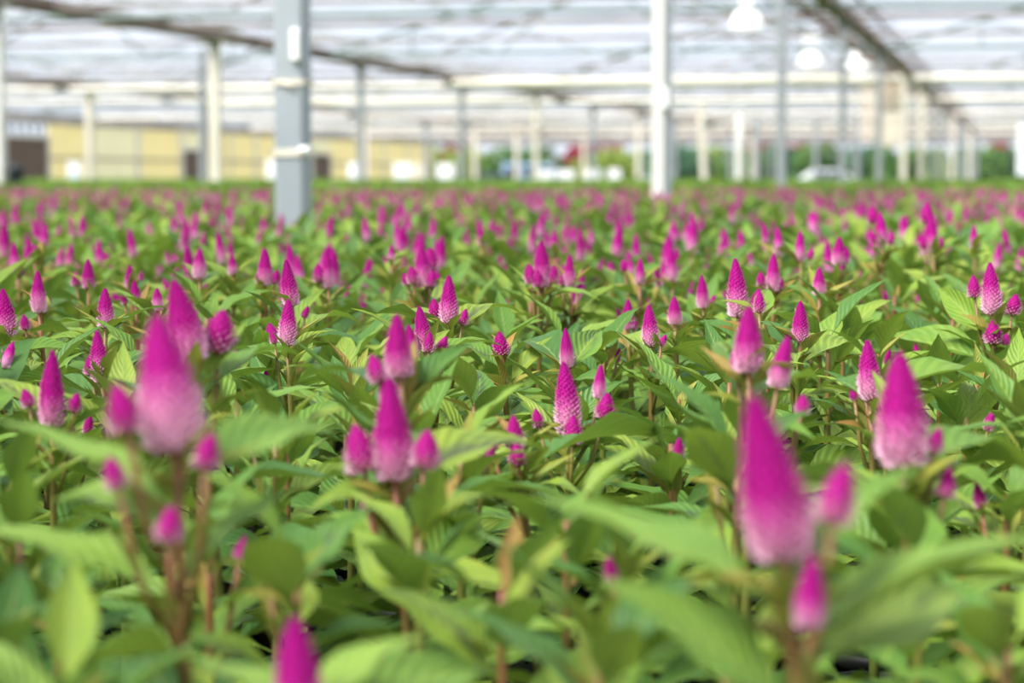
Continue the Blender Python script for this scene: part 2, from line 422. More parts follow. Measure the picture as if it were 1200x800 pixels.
# bundle of small pipes and cables that runs beside the first gutter
for i, (dv, dz, r, mt, l) in enumerate([(.34, .00, .022, 'bar', 'pale conduit pipe running beside the gutter of the thick post'), (.52, .02, .03, 'beam', 'brown pipe running beside the gutter of the thick post'), (-.30, .02, .026, 'rust', 'rusty pipe on the far side of that gutter'), (.78, .00, .018, 'zinc', 'thin grey conduit outermost beside that gutter')]):
    mb = MB(); mb.tube([lp(24 + 3.2 * k, 2.33 + dv + .02 * math.sin(k * 1.7 + i), EAVE + .14 + dz) for k in range(22)], r, 8)
    mb.build('conduit', M[mt], ceil, smooth=True)['label'] = l
mb = MB()
for k in range(48):
    u_ = 24 + 1.28 * k
    mb.bar(lp(u_, 2.33 + .14, EAVE + .06), lp(u_ + .64, 2.33 + .60, EAVE + .10), .03); mb.bar(lp(u_ + .64, 2.33 + .60, EAVE + .10), lp(u_ + 1.28, 2.33 + .14, EAVE + .06), .03)
    mb.bar(lp(u_, 2.33 - .14, EAVE + .06), lp(u_ + .64, 2.33 - .5, EAVE + .10), .025)
o = mb.build('gutter_lattice', M['rust'], ceil)

# posts
def post(u, v, w, mat, label, z1=EAVE + .02, lean=0, group=None, brace=False, base=True, zb=0):
    t = empty('greenhouse_post', uv(u, v, zb), ROT_UV); tag(t, label, 'post', group)
    mb = MB(); h = z1
    mb.box((0, 0, h / 2), (w, w, h)); s = mb.build('shaft', mat, t)
    bv = s.modifiers.new('bevel', 'BEVEL'); bv.width = w * .12; bv.segments = 2
    if lean: t.rotation_euler = (0, R(lean), ROT_UV)
    mb = MB(); mb.box((0, 0, .01), (w * 2.2, w * 2.2, .02)); mb.build('base_plate', M['zinc'], t)
    if z1 > 2.9:
        mb = MB(); mb.box((0, 0, h - .04), (w * 1.9, w * 1.5, .08)); mb.build('cap_bracket', mat, t)
    if brace:
        mb = MB(); mb.bar((w * .6, 0, h - .22), (-.22, 0, h + .3), .06); mb.build('brace', M['white'], t)
    return t
def straps(t, w, zs):
    for z, dz in zs:
        mb = MB()
        for s_ in (-1, 1):
            mb.box((0, s_ * (w / 2 + .003), z), (w + .012, .006, dz)); mb.box((s_ * (w / 2 + .003), 0, z), (.006, w + .012, dz))
        mb.build('strap', M['strap'], t)
def z_of(py, Y): return at(600, py, Y).z
# row that begins at the thick grey post
YA = 7.5
W0 = .100
pA = post(7.17, 2.33, W0, M['zinc'], 'thick grey galvanised post with two cream straps and a white tag, closest post')
straps(pA, W0, [(z_of(97, 7.5), .018), (z_of(179, 7.5), .024)])
mb = MB(); z = z_of(54, 7.5); mb.box((W0 * .30, -W0 / 2 - .012, z), (.034, .022, .105)); o = mb.build('tag', M['tagw'], pA); o['label'] = 'white tag near the top'
bv = o.modifiers.new('b', 'BEVEL'); bv.width = .008; bv.segments = 3
mb = MB(); mb.tube([(W0 / 2 - .01, -W0 / 2, z_of(176, 7.5)), (W0 / 2 + .03, -W0 / 2 - .02, z_of(176, 7.5))], .012, 8); o = mb.build('peg', M['tagw'], pA); o['label'] = 'white plastic peg'
mb = MB(); mb.tube([(-.02, -W0 / 2 - .006, z_of(98, 7.5)), (.015, -W0 / 2 - .012, z_of(101, 7.5)), (.02, -W0 / 2 - .006, z_of(106, 7.5))], .006, 6); mb.build('strap_end', M['strap'], pA)
t = post(14.84, 2.33, .078, M['white'], 'tall white post just right of centre with a small white box halfway up')
mb = MB(); z = z_of(115, 15); mb.box((.044, -.048, z), (.05, .03, .13)); mb.build('junction_box', M['tagw'], t)
mb = MB(); mb.tube([(.062, 0, 0), (.062, 0, EAVE)], .022, 8); mb.build('downpipe', M['zinc'], t)['label'] = 'grey pipe clipped to its right side'
lab = {2: ('grey steel post standing in front of the hanging white lamp bells', M['zinc_far'], .085, False), 3: ('slim grey steel post, second after the white centre post', M['zinc_far'], .085, False),
       4: ('grey steel post with the beige heater hanging from it', M['zinc_far'], .095, False), 5: ('cream post directly beside the beige heater', M['cream'], .12, False), 6: ('cream post with a slanted white brace at its top', M['cream'], .15, True)}
for k in range(2, 15):
    u = 7.17 + 7.68 * k
    if u > U1: break
    if k in lab: l, mt, w, br = lab[k]
    else: l, mt, w, br = 'slim grey post, %s of the receding file right of the braced cream post' % ORD[k - 6], (M['zinc_far'] if k % 3 else M['cream']), .11, False
    post(u, 2.33, w, mt, l, brace=br)
for k in range(0, 12):
    u = u_at(254, 11.8) + 7.68 * (k - 1) if k else u_at(1, 11.8)
    if u > U1: break
    special = {0: 'white post at the left edge of the view beside a black bin', 1: 'tall cream post in front of the yellow wall with the brown door', 2: 'grey post right of the thick strapped post, by the end of the yellow wall',
               3: 'slim grey post left of the lime green bush', 4: 'cream post standing before the parked blue van'}
    post(u, 11.8, [.13, .15, .12, .12, .13][k] if k < 5 else .12, [M['white'], M['cream'], M['zinc_far'], M['zinc_far'], M['cream']][k] if k < 5 else (M['zinc_far'] if k % 2 else M['cream']),
         special.get(k, 'slim post far behind, %s after the post at the blue van' % ORD[max(0, k - 4)]))
u0 = u_at(107, 21.27)
spc = {0: 'cream post with a slanted white brace before the yellow wall', 1: 'grey post hidden close behind the tall cream post', 3: 'whitish post at the right end of the yellow wall', 5: 'whitish post in front of the lime green bush'}
for k in range(0, 9):
    u = u0 + 7.68 * k
    if u > U1: break
    post(u, 21.27, .17, [M['cream'], M['zinc_far'], M['cream']][k % 3], spc.get(k, 'far pale post, %s along the gutter row nearest to the yellow wall' % ORD[k + 1]), brace=(k == 0))
# odd slender posts between the rows at the far end
for i, (px, Y, w, mt, ln, l) in enumerate([(828, 62, .16, M['cream'], 3.5, 'pale post leaning to one side in front of the far trees'), (866, 66, .19, M['white'], 0, 'white post between the leaning post and the grey post'), (887, 74, .16, M['zinc_far'], 0, 'thin grey post beside the white post near the far trees'),
                                    (956, 80, .16, M['zinc_far'], 0, 'thin grey post above the silver car'), (1004, 70, .15, M['zinc_far'], 0, 'thin grey pipe post right of the silver car'), (238, 36.0, .10, M['zinc_far'], 0, 'grey post touching the tall cream post from behind')]):
    p = at(px, 206, Y); u, v = to_uv(p)
    hid = px == 238
    post(u, v, w, mt, l, z1=EAVE - .1 if not hid else EAVE - .02 - BENCH, lean=-ln, zb=BENCH if hid else 0)

# cream heating pipes and curtain bundles across the spans
for i, (u, dz, r, v0, v1, mt, l) in enumerate([(48.5, -.08, .065, 2.4, 30.6, 'pipe', 'thick cream heating pipe crossing above the tall cream post'), (45.4, -.10, .075, -6, 11.7, 'pipe', 'thick cream heating pipe crossing beside the beige heater'),
                                     (55.0, -.12, .05, 11.9, 30.6, 'pipe', 'cream pipe crossing behind the thick strapped post'), (58.5, -.10, .06, -6, 21, 'pipe', 'cream pipe crossing below the hanging lamps'), (71, -.1, .055, -4, 30, 'pipe', 'cream pipe crossing the far bays'),
                                     (86, -.12, .06, -3, 30, 'cream', 'pale bundle of rolled curtain in the far bays'), (27.2, .0, .035, -4, 20, 'greenpipe', 'dark green pipe crossing at the top of the view'), (101, -.15, .06, -3, 30, 'cream', 'pale bundle of rolled curtain nearest the open end')]):
    clash = lambda u: any(abs((u - a + 3.84) % 7.68 - 3.84) < .45 for a in (7.17, u_at(254, 11.8), u_at(107, 21.27)))
    while clash(u): u += .15
    mb = MB(); n_ = 12
    pts = [uv(u, v0 + (v1 - v0) * k / n_, EAVE + dz + (.02 if k % 2 else 0)) for k in range(n_ + 1)]
    mb.tube(pts, r, 10); o = mb.build('overhead_pipe', M[mt], smooth=True); tag(o, l, 'pipe')

# ------------------------------------------------------------------ yellow side wall
VW = 30.74
WALLH = CH + 1.67
wall = empty('wall_left', (0, 0, 0), ROT_UV); tag(wall, 'yellow panelled side wall with pale battens and a grey rail', kind='structure')
ub = u_at(58, VW)
def door_span(x0, x1): return u_at(x0, VW), u_at(x1, VW)
holes = [(u_at(6, VW), ub), door_span(213, 241), door_span(365, 388)]
cuts = [ub]
for x in (103, 163, 213, 241, 300, 340, 365, 388, 420, 450, 478, 505): cuts.append(u_at(x, VW))
for k in range(len(cuts) - 1):
    a, b_ = cuts[k], cuts[k + 1]
    if any(abs(a - h[0]) < .3 and abs(b_ - h[1]) < .3 for h in holes):
        mb = MB(); mb.box(lp((a + b_) / 2, VW + .03, (2.0 + WALLH) / 2 + .05), (.05, b_ - a, WALLH - 2.1)); mb.build('panel', M['paleyellow'], wall)
        continue
    mb = MB(); mb.box(lp((a + b_) / 2, VW + .03, WALLH / 2), (.05, b_ - a - .12, WALLH)); mb.build('panel', M['yellow'] if k not in (1,) else M['paleyellow'], wall)
    mb = MB(); mb.box(lp(b_, VW - .02, WALLH / 2), (.09, .30, WALLH)); mb.build('batten', M['batten'], wall)
    mb = MB(); mb.box(lp((a + b_) / 2, VW - .05, 1.72), (.06, b_ - a, .09)); mb.build('rail', M['rail'], wall)
    if b_ - a > 5:
        mb = MB(); mb.box(lp((a + b_) / 2, VW - .01, WALLH / 2), (.07, .22, WALLH)); mb.build('batten', M['batten'], wall)
mb = MB(); mb.box(lp(20, VW + .03, WALLH / 2), (.05, 2 * (holes[0][0] - 20), WALLH)); mb.build('panel', M['yellow'], wall)
mb = MB(); mb.box(lp((ub - 40 + U1) / 2 , VW, (WALLH + EAVE) / 2), (.12, U1 - ub + 40, EAVE - WALLH + .02)); mb.build('fascia', M['fascia'], wall)
for i, (h, nb, l) in enumerate([(holes[0], 6, 'wide dark brown boarded opening at the left end of the yellow wall'), (holes[1], 3, 'brown door in the yellow wall beside the tall cream post'), (holes[2], 3, 'brown door just right of the thick grey post')]):
    d = empty('door_%d' % (i + 1), (0, 0, 0), ROT_UV); tag(d, l, kind='structure')
    a, b_ = h; top = 2.1 if i else 2.35
    for j in range(nb):
        w = (b_ - a) / nb; mb = MB(); mb.box(lp(a + w * (j + .5), VW + .02 + .008 * (j % 2), top / 2), (.04, w - .04, top)); mb.build('board', M['brown'], d)
    mb = MB(); mb.box(lp(a, VW - .02, top / 2), (.1, .16, top)); mb.box(lp(b_, VW - .02, top / 2), (.1, .16, top)); mb.box(lp((a + b_) / 2, VW - .02, top + .05), (.1, b_ - a + .16, .1)); mb.build('frame', M['batten'], d)
    if i:
        mb = MB(); mb.tube([lp(a + .25, VW - .05, 1.0), lp(a + .25, VW - .05, 1.16)], .02, 6); mb.build('handle', M['zinc'], d)
    else:
        mb = MB()
        for j in range(5): mb.box(lp(a + (b_ - a) * (j + .5) / 5, VW + .02, 2.6), (.03, .25, .42))
        mb.build('vent_slat', M['rail'], d)

# ------------------------------------------------------------------ benches (mostly hidden under the pots)

bench_v = []
for va, vb in [(-2.6, 2.33)] + spans[1:4]:
    n_ = 3 if va < 0 else 6; a_, b_ = va + .11, vb - .11; w_ = (b_ - a_) / n_
    bench_v += [(a_ + w_ * k + .02, a_ + w_ * (k + 1) - .02) for k in range(n_)]
for k, (v0, v1) in enumerate(bench_v):
    u0, u1 = (.2, 60.2)
    t = empty('growing_bench', uv((u0 + u1) / 2, (v0 + v1) / 2, 0), ROT_UV); tag(t, 'long dark bench under the potted celosia, %s bench from the right' % ORD[k + 1], 'bench', 'growing benches under the celosia')
    mb = MB(); mb.box((0, 0, BENCH - .03), (v1 - v0, u1 - u0, .06)); mb.build('bench_top', M['mat'], t)
    for sx in (-1, 1):
        for yy in (-29, -10, 10, 29):
            mb = MB(); mb.box((sx * (v1 - v0) * .4, yy, (BENCH - .06) / 2), (.05, .05, BENCH - .06)); mb.build('leg', M['zinc'], t)

# ------------------------------------------------------------------ signs, bin, lamps, heater
def sign(px, y0, y1, w_px, Y, label, blue=False, rnd=True):
    c = at(px, (y0 + y1) / 2, Y); h = (y1 - y0) / FPX * Y; w = w_px / FPX * Y
    t = empty('sign_board', (c.x, c.y, 0)); tag(t, label, 'sign')
    mb = MB(); mb.box((0, 0, c.z), (w, .03, h)); o = mb.build('board', M['sign'], t)
    if rnd: bv = o.modifiers.new('b', 'BEVEL'); bv.width = min(w, h) * .2; bv.segments = 4; bv.affect = 'EDGES'
    mb = MB(); mb.box((0, .035, c.z / 2), (.05, .04, c.z)); mb.build('stake', M['wood'], t)
    if blue: mb = MB(); mb.box((0, -.018, c.z - h * .05), (w * .5, .006, h * .5)); mb.build('printed_panel', M['signblue'], t)['label'] = 'pale blue printed area'
    return t
sign(87, 190, 221, 16, 67, 'white sign with a pale blue print before the yellow wall', True)
sign(320, 187, 216, 16, 67, 'white sign touching the left side of the thick grey post')
sign(415, 191, 217, 14, 67, 'white sign just left of the slim grey post')
sign(471, 191, 215, 19, 67, 'white rounded sign at the end of the yellow wall')
sign(522, 192, 216, 20, 67, 'white rounded sign left of the lime green bush')
sign(639, 200, 215, 20, 67, 'small white sign in front of the blue van')
sign(663, 199, 213, 20, 67, 'small white sign at the right end of the blue van')
sign(695, 198, 215, 18, 67, 'pale faded white sign, first right of the blue van')
sign(720, 198, 215, 15, 67, 'round white sign left of the white centre post')
sign(1207, 145, 205, 30, 34, 'large white board at the right edge of the view', rnd=False)
p = uv(u_at(1, 11.8), 11.8) + Vector((.20, -.06, BENCH)); t = empty('rubbish_bin', p); tag(t, 'black bin against the white post at the left edge', 'bin')
mb = MB(); mb.lathe([(.07, 0), (.08, .02), (.09, .58), (.095, .60)], 18); mb.build('body', M['dark'], t, smooth=True)
mb = MB(); mb.lathe([(.10, .60), (.10, .63), (.06, .66), (.02, .67)], 18); mb.build('lid', M['dark'], t, smooth=True)
p = at(488, 200, 100); t = empty('storage_box', (p.x, p.y, 0)); tag(t, 'cream storage cabinet standing at the end of the yellow wall', 'cabinet')
mb = MB(); mb.box((0, 0, .86), (1.0, .6, 1.72)); mb.build('body', M['yellow'], t); mb = MB(); mb.box((-.25, -.31, .86), (.47, .02, 1.6)); mb.build('door', M['heater2'], t); mb = MB(); mb.box((.25, -.31, .86), (.47, .02, 1.6)); mb.build('door', M['heater2'], t)

def lamp(px, y0, y1, w_px, Y, label, ballast=None):
    top = at(px, y0, Y); bot = at(px, y1, Y); w = w_px / FPX * Y / 2; h = top.z - bot.z
    u, v = to_uv(top)
    va, vb = next((a, b) for a, b in spans if a <= v <= b); zr = roof_z((v - va) / (vb - va)) - .02
    t = empty('pendant_lamp', (bot.x, bot.y, bot.z)); tag(t, label, 'lamp')
    mb = MB(); mb.lathe([(w, 0), (w, .03), (w * .85, h * .35), (w * .55, h * .72), (w * .3, h * .95), (w * .28, h)], 20); mb.build('shade', M['lamp'], t, smooth=True)
    mb = MB(); mb.tube([(0, 0, h - .01), (0, 0, max(zr - bot.z, h + .06))], .012, 6); mb.build('cord', M['zinc'], t)
    mb = MB(); mb.lathe([(.03, -.04), (.06, -.02), (.06, .02), (.03, .03)], 12); mb.build('bulb', M['lamp'], t, smooth=True)
    if ballast:
        z0 = at(px, ballast[1], Y).z - bot.z; z1 = at(px, ballast[0], Y).z - bot.z
        mb = MB(); mb.lathe([(w * .5, z0), (w * .62, z0 + .05), (w * .62, z1 - .05), (w * .4, z1)], 14); mb.build('ballast', M['lamp'], t, smooth=True)
lamp(875, 1, 33, 37, 30, 'big white bell lamp hanging left of the grey post')
lamp(950, 56, 78, 31, 38, 'white bell lamp with a round ballast above it', (35, 50))
lamp(1006, 55, 80, 28, 42, 'white bell lamp between two slim grey posts')
# heater on the cream post
p = at(1043, 113, 46.5); t = empty('unit_heater', (p.x, p.y, p.z)); tag(t, 'beige box heater hanging between the grey and the cream post', 'heater')
mb = MB(); mb.box((0, 0, 0), (.46, .40, .62)); o = mb.build('housing', M['heater'], t); bv = o.modifiers.new('b', 'BEVEL'); bv.width = .04; bv.segments = 3
for k in range(4): mb = MB(); mb.box((0, -.21, -.18 + k * .09), (.36, .03, .05)); mb.build('louvre', M['heater2'], t)
top = lambda p: (lambda q: roof_z((q - ROWS[1]) / (ROWS[2] - ROWS[1])) - .03 if q > ROWS[1] else roof_z((q - ROWS[0]) / (ROWS[1] - ROWS[0])) - .03)(to_uv(p)[1]) - p.z
mb = MB(); mb.tube([(-.15, 0, .3), (-.15, 0, top(p))], .015, 6); mb.build('hanger', M['zinc'], t); mb = MB(); mb.tube([(.15, 0, .3), (.15, 0, top(p))], .015, 6); mb.build('hanger', M['zinc'], t)
p = at(1043, 153, 52); t = empty('control_cabinet', (p.x, p.y, p.z)); tag(t, 'pale beige control cabinet hanging below the box heater', 'cabinet')
mb = MB(); mb.box((0, 0, 0), (.42, .25, .75)); mb.build('housing', M['heater2'], t); mb = MB(); mb.box((0, -.13, 0), (.36, .02, .66)); mb.build('door', M['heater2'], t); mb = MB(); mb.tube([(0, 0, .37), (0, 0, top(p))], .02, 6); mb.build('hanger', M['zinc'], t)
p = at(1017, 132, 62); t = empty('air_duct', (p.x, p.y, p.z)); tag(t, 'pale tall air duct hanging left of the grey heater post', 'duct')
mb = MB(); mb.box((0, 0, 0), (.36, .36, 1.45)); o = mb.build('duct_body', M['heater2'], t); mb = MB(); mb.tube([(0, 0, .72), (0, 0, top(p))], .02, 6); mb.build('hanger', M['zinc'], t)
for k in range(4): mb = MB(); mb.box((0, 0, -.6 + .4 * k), (.39, .39, .05)); mb.build('duct_band', M['heater'], t)

# ------------------------------------------------------------------ outside: cars and trees
def car(px, Y, length, prof, win, mat, label, rz=0.0):
    p = at(px, 206, Y); t = empty('car', (p.x, p.y, -.08), rz); tag(t, label, 'car')
    mb = MB(); hw = .88; n_ = len(prof)
    secs = []
    for k, (y, s_) in enumerate(((-hw, .93), (-hw * .97, 1.0), (hw * .97, 1.0), (hw, .93))):
        secs.append([mb.vert((x, y * (1 if z < .95 else .86), .22 + (z - .22) * (s_ if z > .5 else 1))) for x, z in prof])
    for a, b_ in zip(secs, secs[1:]):
        for j in range(n_): mb.face(a[j], a[(j + 1) % n_], b_[(j + 1) % n_], b_[j])
    mb.face(*reversed(secs[0])); mb.face(*secs[-1]); mb.build('body', mat, t)
    for s_ in (-1, 1):
        for q in win:
            mb = MB(); a = [mb.vert((x, s_ * hw * (.90 if z > 1.2 else .955), z)) for x, z in q]; b_ = [mb.vert((x, s_ * hw * .8, z)) for x, z in q]
            k = len(q); mb.face(*a); mb.face(*reversed(b_))
            for j in range(k): mb.face(a[j], b_[j], b_[(j + 1) % k], a[(j + 1) % k])
            mb.build('window', M['glassdark'], t)
        for x in (-length * .31, length * .31):
            mb = MB(); mb.tube([(x, s_ * (hw - .2), .32), (x, s_ * (hw + .01), .32)], .32, 16); mb.build('wheel', M['dark'], t)
    for x in (-length / 2 - .02, length / 2 + .02): mb = MB(); mb.box((x, 0, .45), (.1, 1.6, .2)); mb.build('bumper', M['rail'], t)
car(628, 138, 4.2, [(-2.1, .3), (2.1, .3), (2.1, 1.0), (1.55, 1.15), (1.0, 1.95), (-1.95, 2.0), (-2.1, 1.2)], [[(-1.8, 1.2), (-.9, 1.2), (-.9, 1.8), (-1.8, 1.8)], [(-.75, 1.2), (.1, 1.2), (.1, 1.8), (-.75, 1.8)], [(.2, 1.2), (1.25, 1.2), (.9, 1.75), (.2, 1.8)]], M['carblue'], 'pale blue van parked beyond the open end of the greenhouse')
car(585, 134, 4.0, [(-2, .3), (2, .3), (2, .85), (1.2, .95), (.6, 1.4), (-1.0, 1.45), (-1.7, .98), (-2, .9)], [[(-1.2, .98), (-.3, .98), (-.3, 1.33), (-.9, 1.33)], [(-.2, .98), (.9, .98), (.5, 1.33), (-.2, 1.33)]], M['cardark'], 'dark low car parked left of the blue van')
car(975, 136, 4.3, [(-2.15, .3), (2.15, .3), (2.15, .85), (1.25, 1.02), (.55, 1.6), (-1.1, 1.62), (-1.9, 1.05), (-2.15, 1.0)], [[(-1.4, 1.05), (-.4, 1.05), (-.4, 1.5), (-1.0, 1.5)], [(-.3, 1.05), (.95, 1.05), (.5, 1.5), (-.3, 1.5)]], M['carsilver'], 'silver car parked beyond the field between grey posts')

def tree(px, Y, h, w, mat, label, name='bush', cat='bush', seed=0, trunk=.4):
    r_ = random.Random(seed); p = at(px, 206, Y); t = empty(name, (p.x, p.y, -.08)); tag(t, label, cat)
    mb = MB(); mb.tube([(0, 0, 0), (.05, .03, h * .35), (-.04, .05, h * .7)], [.12, .09, .05], 8); mb.build('trunk', M['bark'], t)
    mb = MB()
    blobs = [(Vector((r_.uniform(-.32, .32) * w, r_.uniform(-.25, .25) * w, h * r_.uniform(.3, .75))), r_.uniform(.22, .34) * w) for _ in range(7)]
    for c, rd in blobs:
        for _ in range(190):
            d = Vector((r_.gauss(0, 1), r_.gauss(0, 1), r_.gauss(0, 1))).normalized()
            q = c + Vector((d.x * rd, d.y * rd, d.z * min(rd, h * .3))) * r_.uniform(.7, 1.05); q.z = max(.15, min(q.z, h))
            a = Euler((r_.uniform(0, 6), r_.uniform(0, 6), r_.uniform(0, 6))).to_matrix(); s_ = r_.uniform(.12, .24)
            i0 = [mb.vert(q + a @ Vector(k)) for k in ((-s_, 0, 0), (0, -s_ * .6, .02), (s_, 0, 0), (0, s_ * .6, .02))]
            mb.face(*i0)
    o = mb.build('foliage', mat, t)
TR = [(500, 142, 3.2, 3.5, 'flime', 'pale lime bush by the end of the yellow wall'), (556, 146, 3.35, 5.0, 'flime', 'large lime green bush left of the blue van'), (600, 156, 3.2, 4.5, 'fgreen', 'mid green bush behind the dark car'),
      (650, 160, 3.3, 4.5, 'fgreen', 'green bush behind the blue van'), (690, 148, 2.9, 4.2, 'flime', 'light green bush right of the blue van'), (738, 150, 3.2, 4.2, 'flime', 'light green bush just left of the white centre post'),
      (792, 148, 3.2, 4.0, 'fblue', 'dark blue green bush right of the white centre post'), (836, 152, 3.3, 4.4, 'flime', 'fresh green bush behind the leaning pale post'), (880, 147, 3.2, 4.4, 'fgreen', 'green bush left of the hanging lamp post'),
      (925, 150, 3.2, 4.0, 'fblue', 'dark green bush left of the silver car'), (965, 153, 3.3, 4.4, 'fgreen', 'green bush behind the silver car'), (1012, 148, 3.2, 4.2, 'fblue', 'dark bush right of the silver car'), (1055, 152, 3.2, 4.4, 'fgreen', 'green bush behind the cream heater post'),
      (1100, 150, 3.0, 4.2, 'flime', 'bright green bush behind the file of thin posts'), (1150, 150, 3.2, 4.2, 'fgreen', 'green bush right of the file of thin posts'), (1195, 152, 3.2, 4.6, 'fblue', 'dark green bush at the right edge of the view'), (1245, 152, 3.4, 4.6, 'fgreen', 'green bush beyond the right edge board'),
      (450, 150, 3.2, 5, 'fgreen', 'green bush beyond the yellow wall')]
for i, (px, Y, h, w, mt, l) in enumerate(TR): tree(px, 143 + 9 * (i % 2), h, min(w, 3.9), M[mt], l, seed=i + 11)
for i, (px, Y, l) in enumerate([(535, 170, 'dark red leaved tree behind the lime green bush'), (676, 168, 'dark red leaved tree behind the blue van'), (706, 172, 'dark red leaved tree left of the white centre post'), (898, 168, 'dark red leaved tree left of the grey lamp post'), (930, 172, 'dark red leaved tree above the silver car'), (1172, 168, 'dark red leaved tree near the right edge board')]):
    tree(px, Y, 4.2, 3.0, M['fred'], l, 'tree', 'tree', seed=i + 60)

# ------------------------------------------------------------------ celosia: leaf, spike and stem meshes
def leaf_mesh(name, mats, arch, fold, wid, wave=0.0, nu=9, nv=4, twist=0.0, seed=0, curl=0.0):
    """length 1 along +X from the stem to the tip, arched upwards so that the chord stays on X; wid is the full width"""
    r_ = random.Random(seed); mb = MB(); ids = []; ph = r_.uniform(0, 6)
    for i in range(nu + 1):
        t = i / nu
        if t < .1: w = .06 + .10 * t
        else:
            s_ = (t - .1) / .9; w = max(.05, min(1.0, (s_ / .30) ** .75 if s_ < .30 else 1.0) * (1 if s_ < .30 else max(0, 1 - ((s_ - .30) / .70) ** 1.35) ** 1.12)) if s_ < 1 else 0.0
        hw = w * wid / 2 * (1 if t < 1 else 0)
        if t >= 1: hw = .003
        zc = arch * 4 * t * (1 - t) * (1 - .25 * t) - curl * max(0, t - .6) ** 2
        row = []
        for j in range(nv + 1):
            q = j / nv * 2 - 1
            z = zc + fold * abs(q) * hw + wave * math.sin(t * 15 + ph + (1.5 if q > 0 else 0)) * q * q * hw
            tw = twist * t; y = q * hw
            row.append(mb.vert((t, y * math.cos(tw) - (z - zc) * math.sin(tw), zc + y * math.sin(tw) + (z - zc) * math.cos(tw)), (t, j / nv)))
        ids.append(row)
    for a, b_ in zip(ids, ids[1:]):
        for j in range(nv): mb.face(a[j], b_[j], b_[j + 1], a[j + 1])
    return mb.mesh(name, mats)
LEAF = [leaf_mesh('leaf', M['leaf'], a * .62, f, w * .86, wv, twist=tw, seed=i, curl=c * .6) for i, (a, f, w, wv, tw, c) in enumerate([(.13, .45, .40, .10, .15, .3), (.20, .35, .37, .14, -.2, .5), (.08, .55, .42, .08, .25, .2), (.16, .25, .44, .16, -.1, .6), (.24, .4, .36, .12, .1, .4), (.11, .6, .38, .06, -.3, .1), (.18, .3, .46, .12, .2, .7), (.05, .4, .40, .15, 0, 0)])]
LEAFB = []
for me in LEAF:
    m2 = me.copy(); m2.materials[0] = M['leafb']; LEAFB.append(m2)
YLEAF = [leaf_mesh('young_leaf', M['young'], a, f, w, .08, nu=6, nv=2, twist=tw, seed=20 + i) for i, (a, f, w, tw) in enumerate([(.08, .6, .30, .2), (.14, .5, .34, -.3), (.03, .7, .26, .1)])]

def prof_r(t, kind):
    if kind == 'bud': return (math.sin(math.pi * min(1, (t * .86 + .14))) ** .75) * (1 - .25 * t)
    r0 = min(1, .62 + t * 3.2) if t < .12 else 1.0
    if True: return max(.02, (.45 + .55 * math.sin(math.pi / 2 * min(1, t / .28)) if t < .28 else .06 + .94 * max(0, 1 - ((t - .28) / .72) ** 2.0) ** .78)) if t < 1 else .02
    return max(0.02, r0 * (1 - ((max(0, t - .10)) / .92) ** 1.75) ** .85) if t < 1 else .02
def spike_into(mb, N, kind, seed, nseg=9, ring=8, M4=None, rad=.20, gofs=0.0, bend=0.0, flc=1.0):
    r_ = random.Random(seed); M4 = M4 or Matrix.Identity(4); rings = []
    def pos(t, a, r): return M4 @ Vector((r * math.cos(a) + bend * t * t, r * math.sin(a), t))
    for i in range(nseg + 1):
        t = i / nseg; r = rad * prof_r(t, kind) * .86
        rings.append([mb.vert(pos(t, 2 * math.pi * j / ring, r), (0, t), t) for j in range(ring)])
    for a, b_ in zip(rings, rings[1:]):
        for j in range(ring): mb.face(a[j], a[(j + 1) % ring], b_[(j + 1) % ring], b_[j])
    mb.face(*rings[-1]); mb.face(*reversed(rings[0]))
    for i in range(N):
        t = ((i + .5) / N) ** 1.12 * .985; a = i * 2.39996 + r_.uniform(-.1, .1); r = rad * prof_r(t, kind)
        ln = rad * (.55 * (1 - t) + .13) * flc * r_.uniform(.75, 1.25); w = rad * (.17 * (1 - .45 * t)) * 1.5
        flare = .95 * (1 - t) + .25
        o_ = Vector((math.cos(a), math.sin(a), 0)); up = Vector((0, 0, 1)); d = (o_ * flare + up * (1.15 - .5 * (1 - t))).normalized(); s_ = o_.cross(up)
        n_ = s_.cross(d)
        base = Vector((r * .82 * math.cos(a) + bend * t * t, r * .82 * math.sin(a), t - ln * .3)); tip = base + d * ln * 1.35
        mid = base + d * ln * .5
        c0 = mb.vert(M4 @ base, (0, t), t, 0.0); c1 = mb.vert(M4 @ tip, (0, t), t, 1.0)
        m1 = mb.vert(M4 @ (mid + s_ * w * .5), (0, t), t, .5); m2 = mb.vert(M4 @ (mid - s_ * w * .5), (0, t), t, .5); m3 = mb.vert(M4 @ (mid + n_ * w * .5), (0, t), t, .4); m4 = mb.vert(M4 @ (mid - n_ * w * .4), (0, t), t, .4)
        for x, y in ((m1, m3), (m3, m2), (m2, m4), (m4, m1)): mb.face(c0, x, y); mb.face(x, c1, y)
def spike_mesh(name, N, kind, seed, rad, bend=0.0, ring=10, nseg=10):
    mb = MB(); spike_into(mb, N, kind, seed, nseg, ring, rad=rad, bend=bend); return mb.mesh(name, M['bud'] if kind == 'bud' else M['spike'])
SP_HI = [spike_mesh('flower_spike', 300, 'tall', 1, .140, .02), spike_mesh('flower_spike', 280, 'tall', 2, .148, -.03), spike_mesh('flower_spike', 260, 'tall', 3, .156, .0)]
SP_LO = [spike_mesh('flower_spike', 80, 'tall', 4, .142, .02, 8, 7), spike_mesh('flower_spike', 80, 'tall', 5, .154, -.03, 8, 7)]
BUD_HI = [spike_mesh('flower_bud', 110, 'bud', 6, .22, .03, 8, 7), spike_mesh('flower_bud', 110, 'bud', 7, .25, -.04, 8, 7)]
BUD_LO = [spike_mesh('flower_bud', 36, 'bud', 8, .23, 0, 7, 5)]
